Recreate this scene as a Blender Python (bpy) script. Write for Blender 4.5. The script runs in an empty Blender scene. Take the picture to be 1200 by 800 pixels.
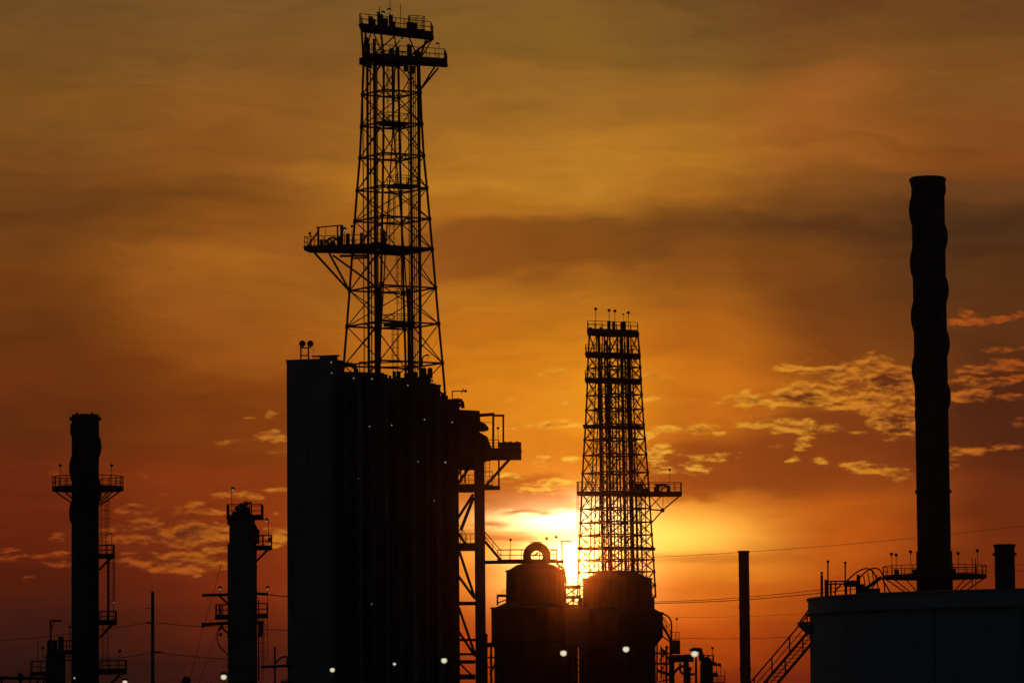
import bpy, math, random
from mathutils import Vector, Matrix

# ------------------------------------------------------------------ scene, camera, sky, sun
random.seed(7)
SC = bpy.context.scene
COL = SC.collection
R = math.radians

F = 4900.0                       # focal length in photo pixels (photo 1200 x 800)
PITCH = math.atan(450.0 / F)
ROLL = 0.0085
EYE = Vector((0.0, 0.0, 2.0))


def ray(px, py):
    """world direction through a photo pixel"""
    dx, dy = px - 600.0, 400.0 - py
    rx = dx * math.cos(ROLL) + dy * math.sin(ROLL)
    ry = -dx * math.sin(ROLL) + dy * math.cos(ROLL)
    return Vector((rx, F * math.cos(PITCH) - ry * math.sin(PITCH), F * math.sin(PITCH) + ry * math.cos(PITCH)))


def at(px, py, D):
    d = ray(px, py)
    return EYE + d * (D / d.y)


def azel(px, py):
    d = ray(px, py).normalized()
    return math.degrees(math.atan2(d.x, d.y)), math.degrees(math.asin(d.z))


cam_data = bpy.data.cameras.new("camera")
cam = bpy.data.objects.new("camera", cam_data)
COL.objects.link(cam)
cam_data.sensor_fit = 'HORIZONTAL'
cam_data.sensor_width = 36.0
cam_data.lens = 36.0 * F / 1200.0
cam_data.clip_start = 0.5
cam_data.clip_end = 20000.0
cam.matrix_world = Matrix.Translation(EYE) @ Matrix.Rotation(R(90) + PITCH, 4, 'X') @ Matrix.Rotation(-ROLL, 4, 'Z')
SC.camera = cam

SC.view_settings.view_transform = 'Standard'
SC.view_settings.look = 'None'
SC.view_settings.exposure = 0.0
SC.view_settings.gamma = 1.0
SC.view_settings.use_curve_mapping = False

SUN_AZ, SUN_EL = azel(673, 664)
SKY_FILL = 0.026                 # nishita strength away from the sunset
SUN_STRENGTH = 0.06

sun_data = bpy.data.lights.new("sun", 'SUN')
sun_data.energy = SUN_STRENGTH
sun_data.angle = R(0.53)
sun_data.color = (1.0, 0.27, 0.035)
sun = bpy.data.objects.new("sun", sun_data)
COL.objects.link(sun)
sd = Vector((math.sin(R(SUN_AZ)) * math.cos(R(SUN_EL)), math.cos(R(SUN_AZ)) * math.cos(R(SUN_EL)), math.sin(R(SUN_EL))))
sun.rotation_euler = sd.to_track_quat('Z', 'Y').to_euler()

world = bpy.data.worlds.new("World")
SC.world = world
world.use_nodes = True
world.cycles.sampling_method = 'NONE'     # the low sun is the only light worth aiming rays at
NT = world.node_tree
NT.nodes.clear()


def lin(c):
    return tuple(((v / 255.0) / 12.92 if v / 255.0 <= 0.04045 else ((v / 255.0 + 0.055) / 1.055) ** 2.4) for v in c)


class Nodes:
    def __init__(s, tree):
        s.t = tree

    def n(s, kind, **kw):
        nd = s.t.nodes.new(kind)
        for k, v in kw.items():
            setattr(nd, k, v)
        return nd

    def plug(s, sock, v):
        if v is None:
            return
        if isinstance(v, bpy.types.NodeSocket):
            s.t.links.new(v, sock)
        else:
            sock.default_value = v

    def m(s, op, a, b=None, c=None, clamp=False):
        nd = s.n('ShaderNodeMath', operation=op, use_clamp=clamp)
        for i, v in enumerate((a, b, c)):
            s.plug(nd.inputs[i], v)
        return nd.outputs[0]

    def v(s, op, a, b=None, c=None):
        nd = s.n('ShaderNodeVectorMath', operation=op)
        for i, x in enumerate((a, b, c)):
            s.plug(nd.inputs[i], x)
        return nd.outputs['Value'] if op in ('DOT_PRODUCT', 'LENGTH', 'DISTANCE') else nd.outputs[0]

    def xyz(s, x, y, z=0.0):
        nd = s.n('ShaderNodeCombineXYZ')
        for i, v in enumerate((x, y, z)):
            s.plug(nd.inputs[i], v)
        return nd.outputs[0]

    def noise(s, vec, scale=1.0, detail=4.0, rough=0.5, dist=0.0, lac=2.0):
        nd = s.n('ShaderNodeTexNoise')
        s.plug(nd.inputs['Vector'], vec)
        nd.inputs['Scale'].default_value = scale
        nd.inputs['Detail'].default_value = detail
        nd.inputs['Roughness'].default_value = rough
        nd.inputs['Distortion'].default_value = dist
        nd.inputs['Lacunarity'].default_value = lac
        return nd

    def ramp(s, fac, stops, interp='LINEAR'):
        nd = s.n('ShaderNodeValToRGB')
        cr = nd.color_ramp
        cr.interpolation = interp
        cr.elements[0].position, cr.elements[0].color = stops[0][0], (*stops[0][1], 1)
        cr.elements[1].position, cr.elements[1].color = stops[-1][0], (*stops[-1][1], 1)
        for p, c in stops[1:-1]:
            e = cr.elements.new(p)
            e.color = (*c, 1)
        s.plug(nd.inputs[0], fac)
        return nd.outputs[0]

    def step(s, x, a, b, lo=0.0, hi=1.0):
        nd = s.n('ShaderNodeMapRange', interpolation_type='SMOOTHSTEP')
        s.plug(nd.inputs['Value'], x)
        nd.inputs['From Min'].default_value = a
        nd.inputs['From Max'].default_value = b
        nd.inputs['To Min'].default_value = lo
        nd.inputs['To Max'].default_value = hi
        return nd.outputs[0]

    def mix(s, fac, a, b, mode='MIX'):
        nd = s.n('ShaderNodeMix', data_type='RGBA', blend_type=mode)
        s.plug(nd.inputs[0], fac)
        s.plug(nd.inputs[6], a if isinstance(a, bpy.types.NodeSocket) else (*a, 1))
        s.plug(nd.inputs[7], b if isinstance(b, bpy.types.NodeSocket) else (*b, 1))
        return nd.outputs[2]


def build_sky():
    N = Nodes(NT)
    tc = N.n('ShaderNodeTexCoord')
    sep = N.n('ShaderNodeSeparateXYZ')
    NT.links.new(tc.outputs['Generated'], sep.inputs[0])
    x, y, z = sep.outputs
    DEG = 180.0 / math.pi
    A = N.m('MULTIPLY', N.m('ARCTAN2', x, y), DEG)      # azimuth, degrees from due north
    E = N.m('MULTIPLY', N.m('ARCSINE', z), DEG)         # elevation, degrees
    K = DEG / F                                         # one photo pixel in degrees

    # slow wind-drawn warp so that the high layers are streaked rather than ruled
    w1 = N.noise(N.xyz(N.m('MULTIPLY', A, 0.16), N.m('MULTIPLY', E, 0.55), 3.1), 1.0, 3.0, 0.5)
    w2 = N.noise(N.xyz(N.m('MULTIPLY', A, 0.55), N.m('MULTIPLY', E, 1.9), 7.7), 1.0, 5.0, 0.55)
    Ew = N.m('MULTIPLY_ADD', N.m('SUBTRACT', w1.outputs[0], 0.5), 1.5, E)
    Ew = N.m('MULTIPLY_ADD', N.m('SUBTRACT', w2.outputs[0], 0.5), 0.85, Ew)
    sepc = N.n('ShaderNodeSeparateXYZ')
    NT.links.new(w1.outputs['Color'], sepc.inputs[0])
    Aw = N.m('MULTIPLY_ADD', N.m('SUBTRACT', sepc.outputs[1], 0.5), 3.0, A)

    # the colour of the air and high cloud, by elevation, at seven bearings
    cols = [
        (60, [(0, (104, 77, 37)), (60, (106, 76, 35)), (130, (120, 82, 33)), (200, (110, 70, 28)), (250, (98, 58, 24)), (300, (110, 65, 25)), (340, (112, 62, 22)), (380, (100, 54, 20)), (450, (100, 50, 18)), (520, (97, 45, 18)), (600, (88, 37, 16)), (660, (78, 31, 15)), (700, (60, 27, 17)), (750, (43, 22, 18)), (800, (35, 19, 17)), (850, (30, 17, 16))]),
        (280, [(0, (112, 84, 42)), (100, (130, 88, 36)), (200, (126, 80, 30)), (240, (112, 68, 26)), (290, (152, 92, 30)), (330, (152, 92, 30)), (400, (150, 85, 25)), (450, (130, 68, 20)), (520, (120, 58, 18)), (600, (116, 50, 17)), (660, (110, 42, 16)), (720, (82, 33, 17)), (770, (55, 26, 20)), (850, (35, 20, 18))]),
        (560, [(0, (112, 84, 42)), (60, (124, 88, 38)), (130, (150, 102, 38)), (220, (176, 118, 38)), (260, (168, 105, 33)), (285, (132, 78, 28)), (310, (140, 82, 28)), (340, (176, 110, 32)), (400, (194, 116, 28)), (460, (208, 128, 28)), (520, (208, 125, 32)), (560, (190, 95, 20)), (610, (215, 130, 35)), (650, (215, 130, 32)), (700, (180, 85, 18)), (740, (155, 56, 12)), (800, (122, 40, 15))]),
        (660, [(0, (114, 84, 40)), (100, (140, 98, 40)), (180, (172, 118, 42)), (240, (180, 120, 40)), (280, (124, 74, 28)), (310, (130, 77, 28)), (345, (172, 106, 30)), (420, (202, 125, 28)), (480, (224, 145, 34)), (530, (214, 128, 28)), (570, (200, 110, 22)), (610, (225, 140, 40)), (650, (230, 145, 40)), (700, (190, 85, 18)), (800, (130, 45, 12))]),
        (800, [(0, (104, 76, 38)), (60, (120, 84, 38)), (110, (150, 102, 38)), (180, (172, 116, 40)), (240, (155, 98, 34)), (285, (107, 65, 28)), (320, (124, 73, 28)), (350, (150, 89, 28)), (400, (165, 93, 25)), (460, (195, 112, 26)), (520, (172, 90, 24)), (560, (165, 80, 20)), (590, (190, 100, 22)), (640, (215, 135, 35)), (680, (200, 100, 20)), (740, (180, 75, 14)), (800, (125, 42, 12))]),
        (960, [(0, (104, 70, 34)), (60, (122, 82, 36)), (110, (150, 96, 38)), (180, (146, 92, 34)), (230, (125, 80, 32)), (280, (90, 55, 27)), (320, (118, 70, 26)), (350, (112, 64, 25)), (400, (117, 65, 24)), (450, (132, 70, 23)), (520, (125, 60, 22)), (560, (135, 60, 20)), (610, (178, 84, 18)), (650, (168, 76, 17)), (700, (148, 60, 14)), (760, (122, 45, 14)), (800, (106, 36, 18))]),
        (1160, [(0, (100, 68, 32)), (100, (120, 80, 34)), (170, (125, 74, 28)), (220, (96, 62, 30)), (270, (70, 46, 27)), (320, (80, 49, 25)), (380, (86, 48, 23)), (440, (76, 39, 21)), (520, (80, 38, 20)), (580, (102, 44, 18)), (640, (112, 45, 15)), (700, (104, 38, 14)), (800, (72, 27, 14))]),
    ]
    EMIN, EMAX = -1.0, 11.0

    def tone(px, py, c):
        r, g, b = c
        mid = 500 < px < 900
        if py < 240:
            r, g, b = (r * 1.06, g * 1.02, b * 0.92) if mid else (r * 1.06, g * 0.975, b * 0.92)
        elif py < 560:
            r, g, b = r * 1.03, g * (1.0 if mid else 0.98), b * 0.88
        if py > 560 and px < 400:
            r, g, b = r * 1.18, g * 1.02, b * 0.9
        elif py > 640:
            r, b = r * 1.06, b * 0.9
        return r, g, b
    fE = N.m('DIVIDE', N.m('SUBTRACT', Ew, EMIN), EMAX - EMIN, clamp=True)
    sky = None
    prev = None
    for px, prof in cols:
        stops = sorted(((azel(px, py)[1] - EMIN) / (EMAX - EMIN), lin(tone(px, py, c))) for py, c in prof)
        c = N.ramp(fE, stops)
        a = azel(px, 400)[0]
        sky = c if sky is None else N.mix(N.step(Aw, prev, a), sky, c)
        prev = a

    # fine streaks
    st = N.noise(N.xyz(N.m('MULTIPLY', A, 0.35), N.m('MULTIPLY', Ew, 3.2), 1.3), 1.0, 7.0, 0.62, 0.5)
    k = N.m('MULTIPLY_ADD', N.m('SUBTRACT', st.outputs[0], 0.5), 0.55, 1.0)
    gr = N.noise(N.xyz(N.m('MULTIPLY', A, 0.8), N.m('MULTIPLY', Ew, 1.6), 5.3), 1.0, 5.0, 0.5, 0.3)
    k = N.m('MULTIPLY', k, N.m('MULTIPLY_ADD', N.m('SUBTRACT', gr.outputs[0], 0.5), 0.35, 1.0))
    sky = N.v('SCALE', sky, None)
    NT.nodes[-1].inputs['Scale'].default_value = 1.0
    N.plug(NT.nodes[-1].inputs['Scale'], k)

    # glow round the sun: broad aureole, lit cloud bank, disc
    def blob(px, py, rx, ry, warp=0.0):
        a0, e0 = azel(px, py)
        e_ = Ew if warp else E
        u = N.m('DIVIDE', N.m('SUBTRACT', A, a0), rx * K)
        w = N.m('DIVIDE', N.m('SUBTRACT', e_, e0), ry * K)
        d = N.m('ADD', N.m('MULTIPLY', u, u), N.m('MULTIPLY', w, w))
        return N.m('EXPONENT', N.m('MULTIPLY', d, -1.0))

    def add_light(col, fac, rgb, strength):
        return N.mix(1.0, col, N.v('SCALE', rgb + (), None) if False else _scaled(rgb, fac, strength), 'ADD')

    def _scaled(rgb, fac, strength):
        nd = N.n('ShaderNodeVectorMath', operation='SCALE')
        nd.inputs[0].default_value = rgb
        N.plug(nd.inputs['Scale'], N.m('MULTIPLY', fac, strength))
        return nd.outputs[0]

    sky = add_light(sky, blob(672, 640, 185, 72), (1.0, 0.46, 0.05), 0.36)
    sky = add_light(sky, blob(652, 605, 64, 19), (1.0, 0.78, 0.38), 2.6)
    sky = add_light(sky, blob(790, 627, 80, 25), (1.0, 0.64, 0.12), 0.60)
    sky = add_light(sky, blob(671, 660, 64, 50), (1.0, 0.70, 0.24), 2.1)
    # dark thin bars across the glow
    bn = N.noise(N.xyz(N.m('MULTIPLY', A, 1.0), N.m('MULTIPLY', E, 6.0), 12.0), 1.0, 4.0, 0.55)
    for (px, py, rx, ry, s) in ((592, 629, 85, 6.5, 0.8), (810, 654, 110, 6, 0.5), (820, 690, 140, 12, 0.25), (560, 672, 60, 10, 0.25), (578, 613, 22, 4.5, 0.85), (606, 602, 24, 3.2, 0.9), (638, 603, 14, 2.6, 0.8), (590, 640, 40, 4, 0.3)):
        a0, e0 = azel(px, py)
        u = N.m('DIVIDE', N.m('SUBTRACT', A, a0), rx * K)
        e_ = N.m('MULTIPLY_ADD', N.m('SUBTRACT', bn.outputs[0], 0.5), 0.28, E)
        w = N.m('DIVIDE', N.m('SUBTRACT', e_, e0), ry * K)
        d = N.m('ADD', N.m('MULTIPLY', u, u), N.m('MULTIPLY', w, w))
        b = N.m('MULTIPLY', N.m('EXPONENT', N.m('MULTIPLY', d, -1.0)), s)
        sky = N.mix(b, sky, lin((165, 80, 18)))

    # soft unlit banks of low cloud
    bw = N.noise(N.xyz(N.m('MULTIPLY', A, 0.9), N.m('MULTIPLY', E, 2.4), 44.0), 1.0, 6.0, 0.55)
    for (px, py, rx, ry, s, c) in ((895, 545, 150, 40, 0.75, (136, 62, 20)), (800, 556, 75, 34, 0.8, (150, 70, 20)), (1170, 490, 90, 48, 0.6, (76, 36, 20)), (610, 580, 75, 20, 0.75, (168, 82, 20)),
                                   (960, 500, 120, 18, .5, (120, 55, 22)), (225, 640, 120, 46, 0.5, (98, 42, 18)), (240, 715, 160, 26, .3, (82, 32, 15)), (60, 742, 150, 28, .38, (50, 24, 17))):
        a0, e0 = azel(px, py)
        cc = N.v('SUBTRACT', bw.outputs['Color'], (0.5, 0.5, 0.5))
        q = N.v('MULTIPLY_ADD', cc, (1.6, 0.9, 0.0), N.xyz(A, E, 0.0))
        sx, sy = 1.0 / (rx * K), 1.0 / (ry * K)
        q = N.v('MULTIPLY_ADD', q, (sx, sy, 0.0), (-a0 * sx, -e0 * sy, 0.0))
        d = N.v('LENGTH', q)
        sky = N.mix(N.step(d, 1.15, 0.45, 0.0, s), sky, lin(c))

    # low cumulus: gold-rimmed cloudlets and dark-bellied banks
    sunA, sunE = azel(672, 640)
    P = N.xyz(A, E, 0.0)
    cw = N.noise(N.xyz(N.m('MULTIPLY', A, 2.2), N.m('MULTIPLY', E, 4.4), 20.0), 1.0, 3.0, 0.55)
    Pw = N.v('MULTIPLY_ADD', N.v('SUBTRACT', cw.outputs['Color'], (0.5, 0.5, 0.5)), (0.42, 0.16, 0.0), P)
    clouds = [
        # px, py, rx, ry, amp: right of the sun, row by row
        (922, 431, 17, 5, .5), (977, 436, 38, 8, .5), (1019, 427, 30, 8, .62), (935, 422.6, 18, 4, .3), (969, 411, 12, 3, .25), (1023, 414, 8, 3, .25),
        (900, 470, 48, 9, .52), (945, 464, 42, 13, .72), (870, 473, 22, 5, .4), (875, 456, 9, 6, .4), (1008, 468, 50, 12, .6), (994, 447, 24, 7, .5), (1046, 444, 21, 12, .95), (1062, 462, 18, 14, .55),
        (1022, 486, 20, 13, .5), (1052, 492, 24, 14, .95), (1057, 514, 22, 4, .35), (1036, 504, 10, 8, .42), (1000, 478, 40, 4, .3),
        (867, 498, 22, 6, .42), (900, 495, 20, 5, .5), (935, 500, 26, 8, .62), (970, 503, 26, 6, .45), (1000, 506, 18, 3, .3), (943, 521, 12, 10, .42), (933, 537, 8, 6, .35), (907, 523, 16, 4, .25), (845, 508, 18, 4, .35),
        (856, 534, 22, 5, .3), (958, 537, 16, 5, .2), (1020, 549, 34, 9, .34), (1050, 556, 24, 8, .3), (985, 545, 16, 4, .25),
        (780, 503, 28, 6, .45), (820, 502, 28, 6, .5), (757, 511, 16, 8, .42), (800, 548, 40, 10, .3), (830, 536, 26, 8, .3), (770, 530, 22, 14, .42),
        # right of the tall chimney
        (1135, 374, 30, 6, .52), (1130, 368, 12, 5, .42), (1170, 374, 26, 5, .4), (1195, 369, 16, 4, .42), (1175, 409, 26, 5, .25), (1198, 406, 14, 6, .3),
        (1135, 434, 34, 6, .45), (1180, 428, 26, 8, .5), (1150, 447, 50, 7, .45), (1190, 443, 26, 6, .42), (1135, 464, 30, 8, .5), (1180, 466, 36, 5, .42), (1200, 496, 14, 7, .3), (1140, 528, 30, 8, .3), (1185, 522, 30, 5, .35), (1120, 540, 16, 8, .25),
        # between the towers
        (647, 437, 17, 6, .36), (767, 441, 20, 5, .34), (760, 469, 13, 6, .36), (592, 467, 10, 5, .22), (665, 471, 9, 5, .22), (640, 499, 30, 5, .4), (672, 496, 22, 6, .45), (600, 502, 26, 5, .3), (573, 500, 14, 4, .22),
        (650, 540, 40, 6, .25), (655, 566, 34, 8, .45), (625, 575, 28, 6, .4), (590, 560, 30, 8, .2),
        # left of the block
        (159, 598, 26, 5.5, .42), (214, 597, 24, 6.5, .46), (247, 600, 25, 5.5, .42), (234, 588, 14, 4, .34), (266, 579, 22, 5, .38), (294, 581, 13, 6, .42), (324, 572, 20, 4.5, .4), (189, 578, 8, 3, .2), (318, 599, 12, 3, .25),
        (131, 620, 18, 6, .36), (170, 615, 20, 7, .55), (157, 633, 36, 7, .42), (193, 621, 16, 8, .42), (225, 624, 26, 10, .85), (229, 637, 30, 7, .5), (259, 626, 20, 12, .6), (328, 628, 16, 8, .5), (322, 639, 14, 5, .36),
        (161, 660, 24, 7, .42), (150, 648, 14, 3, .25), (214, 655, 32, 9, .55), (249, 645, 22, 5, .42), (210, 667, 38, 8, .42), (251, 663, 22, 7, .4), (222, 676, 16, 4, .25),
        (312, 511, 22, 6, .5), (262, 517, 15, 5, .34), (330, 528, 14, 4, .25), (290, 488, 10, 4, .15), (320, 487, 10, 6, .25),
        (68, 628, 12, 6, .36), (10, 645, 18, 4, .34), (20, 653, 30, 4, .42), (75, 650, 18, 4, .36), (65, 659, 22, 4.5, .42), (35, 677, 10, 3, .2), (95, 664, 12, 5, .3), (65, 555, 14, 4, .12), (165, 554, 10, 3, .25),
        (832, 232, 22, 5, .12), (678, 254, 9, 4, .18),
    ]
    acc = None
    for (px, py, rx, ry, amp) in clouds:
        a0, e0 = azel(px, py)
        sx, sy = 1.0 / (rx * K), 1.0 / (ry * K)
        q = N.v('MULTIPLY_ADD', Pw, (sx, sy, 0.0), (-a0 * sx, -e0 * sy, 0.0))
        d = N.v('DOT_PRODUCT', q, q)
        mk = N.m('MULTIPLY_ADD', d, -0.42, amp)
        acc = mk if acc is None else N.m('MAXIMUM', acc, mk)
    acc = N.m('MAXIMUM', acc, -1.0)

    def fluff(dA, dE, det):
        return N.noise(N.xyz(N.m('MULTIPLY', N.m('ADD', A, dA), 2.9), N.m('MULTIPLY', N.m('ADD', E, dE), 8.6), 31.0), 1.0, det, 0.60, 0.15).outputs[0]
    f0 = fluff(0, 0, 6.0)
    f2 = fluff(0.0, 0, 3.6)
    f3 = fluff(-0.012, 0.05, 3.6)
    dens = N.m('MULTIPLY_ADD', N.m('SUBTRACT', f0, 0.52), 2.6, acc)
    relief = N.m('SUBTRACT', f2, f3)                     # >0 where the cloud thins upwards: sunlit crests
    # crest light by distance from the sun
    du = N.m('DIVIDE', N.m('SUBTRACT', A, sunA), 1.0)
    dw = N.m('MULTIPLY', N.m('SUBTRACT', E, sunE), 1.25)
    dist = N.m('SQRT', N.m('ADD', N.m('MULTIPLY', du, du), N.m('MULTIPLY', dw, dw)))
    fd = N.m('DIVIDE', dist, 8.5, clamp=True)
    rim = N.ramp(fd, [(0.0, lin((255, 214, 100))), (0.14, lin((255, 196, 66))), (0.32, lin((232, 160, 46))), (0.52, lin((214, 132, 36))), (0.66, lin((196, 108, 30))), (0.76, lin((176, 84, 24))), (0.88, lin((166, 72, 20))), (1.0, lin((146, 58, 17)))])
    rim = N.mix(N.step(A, azel(430, 600)[0], azel(190, 600)[0], 0.0, 0.62), rim, lin((156, 66, 20)))
    belly = N.ramp(fd, [(0.0, lin((165, 84, 22))), (0.2, lin((150, 72, 22))), (0.45, lin((108, 50, 22))), (0.7, lin((88, 40, 21))), (1.0, lin((74, 33, 20)))])
    cover = N.step(dens, -0.16, 0.62)
    inner = N.step(dens, 0.30, 0.95)
    inner = N.m('MULTIPLY_ADD', relief, -3.6, N.m('MULTIPLY_ADD', inner, 0.95, 0.10), clamp=True)
    cloud = N.mix(inner, rim, belly)
    sky = N.mix(N.m('MULTIPLY', cover, 0.94), sky, cloud)

    # the disc itself, burning through
    disc = blob(673, 664, 30, 30)
    sky = add_light(sky, disc, (1.0, 0.42, 0.11), 9.0)

    # away from the sunset the vault is a plain dusk sky
    nish = N.n('ShaderNodeTexSky', sky_type='NISHITA')
    nish.sun_disc = False
    nish.sun_elevation = R(SUN_EL)
    nish.sun_rotation = R(SUN_AZ)
    nish.air_density = 1.3
    nish.dust_density = 2.0
    vault = N.n('ShaderNodeVectorMath', operation='MULTIPLY')
    NT.links.new(nish.outputs[0], vault.inputs[0])
    vault.operation = 'MULTIPLY'
    vault.inputs[1].default_value = (SKY_FILL * 0.72, SKY_FILL * 0.95, SKY_FILL * 1.4)
    far = N.m('MAXIMUM', N.step(N.m('ABSOLUTE', A), 9.0, 40.0), N.step(E, 11.0, 34.0))
    sky = N.mix(far, sky, vault.outputs[0])

    bg = N.n('ShaderNodeBackground')
    NT.links.new(sky, bg.inputs[0])
    bg.inputs[1].default_value = 1.0
    out = N.n('ShaderNodeOutputWorld')
    NT.links.new(bg.outputs[0], out.inputs[0])


build_sky()


# ------------------------------------------------------------------ materials
def mat(name, base, rough=0.7, metal=0.0, var=0.25, scale=1.2, bump=0.0, ribs=None, rust=0.0):
    m = bpy.data.materials.new(name)
    m.use_nodes = True
    N = Nodes(m.node_tree)
    bs = m.node_tree.nodes['Principled BSDF']
    tc = N.n('ShaderNodeTexCoord')
    o = tc.outputs['Object']
    n1 = N.noise(o, scale, 6.0, 0.6)
    n2 = N.noise(N.v('MULTIPLY', o, (3.0, 3.0, 0.35)), scale, 5.0, 0.6)       # runs and streaks
    lo = tuple(c * (1 - var) for c in base)
    hi = tuple(min(1, c * (1 + var)) for c in base)
    c = N.ramp(n1.outputs[0], [(0.3, lo), (0.7, hi)])
    c = N.mix(N.m('MULTIPLY', N.step(n2.outputs[0], 0.52, 0.72), 0.55), c, tuple(x * 0.45 for x in base))
    if rust:
        n3 = N.noise(o, scale * 2.3, 7.0, 0.65)
        c = N.mix(N.m('MULTIPLY', N.step(n3.outputs[0], 0.56, 0.68), rust), c, (0.10, 0.035, 0.012))
    N.plug(bs.inputs['Base Color'], c)
    N.plug(bs.inputs['Roughness'], N.m('MULTIPLY_ADD', n1.outputs[0], 0.25, rough - 0.12))
    bs.inputs['Metallic'].default_value = metal
    if bump:
        b = N.n('ShaderNodeBump')
        b.inputs['Strength'].default_value = 0.5
        b.inputs['Distance'].default_value = bump
        N.plug(b.inputs['Height'], n1.outputs[0])
        N.plug(bs.inputs['Normal'], b.outputs[0])
    return m


def lamp_mat(name, rgb, strength):
    m = bpy.data.materials.new(name)
    m.use_nodes = True
    nt = m.node_tree
    nt.nodes.clear()
    N = Nodes(nt)
    m.cycles.emission_sampling = 'NONE'
    e = N.n('ShaderNodeEmission')
    lw = N.n('ShaderNodeLayerWeight')
    lw.inputs[0].default_value = 0.4
    N.plug(e.inputs[0], (*rgb, 1))
    N.plug(e.inputs[1], N.m('MULTIPLY', N.m('MAXIMUM', N.m('SUBTRACT', 1.0, N.m('MULTIPLY', lw.outputs['Facing'], 1.25)), 0.03), strength))
    out = N.n('ShaderNodeOutputMaterial')
    nt.links.new(e.outputs[0], out.inputs[0])
    return m


STEEL = mat('dark_steel', (0.055, 0.052, 0.050), 0.75, 0.0, 0.3, 0.7, rust=0.6)
PAINT = mat('grey_steel_paint', (0.10, 0.105, 0.11), 0.6, 0.0, 0.25, 0.5, rust=0.3)
CLAD = mat('dark_cladding', (0.085, 0.09, 0.095), 0.65, 0.0, 0.3, 0.25, 0.02)
CONC = mat('stained_concrete', (0.16, 0.165, 0.17), 0.85, 0.0, 0.25, 0.2, 0.02)
TANKP = mat('tank_paint', (0.20, 0.215, 0.235), 0.6, 0.0, 0.12, 0.15, rust=0.15)
RUSTY = mat('rusted_shell', (0.075, 0.045, 0.032), 0.85, 0.0, 0.35, 0.4, 0.015, rust=0.7)
STACKM = mat('stack_steel', (0.06, 0.055, 0.05), 0.8, 0.0, 0.3, 0.4, 0.01, rust=0.5)
WOOD = mat('weathered_wood', (0.10, 0.075, 0.055), 0.9, 0.0, 0.3, 2.0)
CABLE = mat('cable_sheath', (0.03, 0.028, 0.027), 0.8, 0.0, 0.2, 2.0)
LEAF = mat('dark_foliage', (0.045, 0.06, 0.03), 0.8, 0.0, 0.4, 1.5)
BARK = mat('bark', (0.09, 0.065, 0.045), 0.9, 0.0, 0.3, 3.0, 0.02)
GROUNDM = mat('gravel_ground', (0.12, 0.105, 0.09), 0.95, 0.0, 0.35, 0.35, 0.03)
BULB = lamp_mat('lamp_lens', (1.0, 0.84, 0.62), 0.25)
BULBW = lamp_mat('flood_lens', (1.0, 0.92, 0.62), 0.82)


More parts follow.
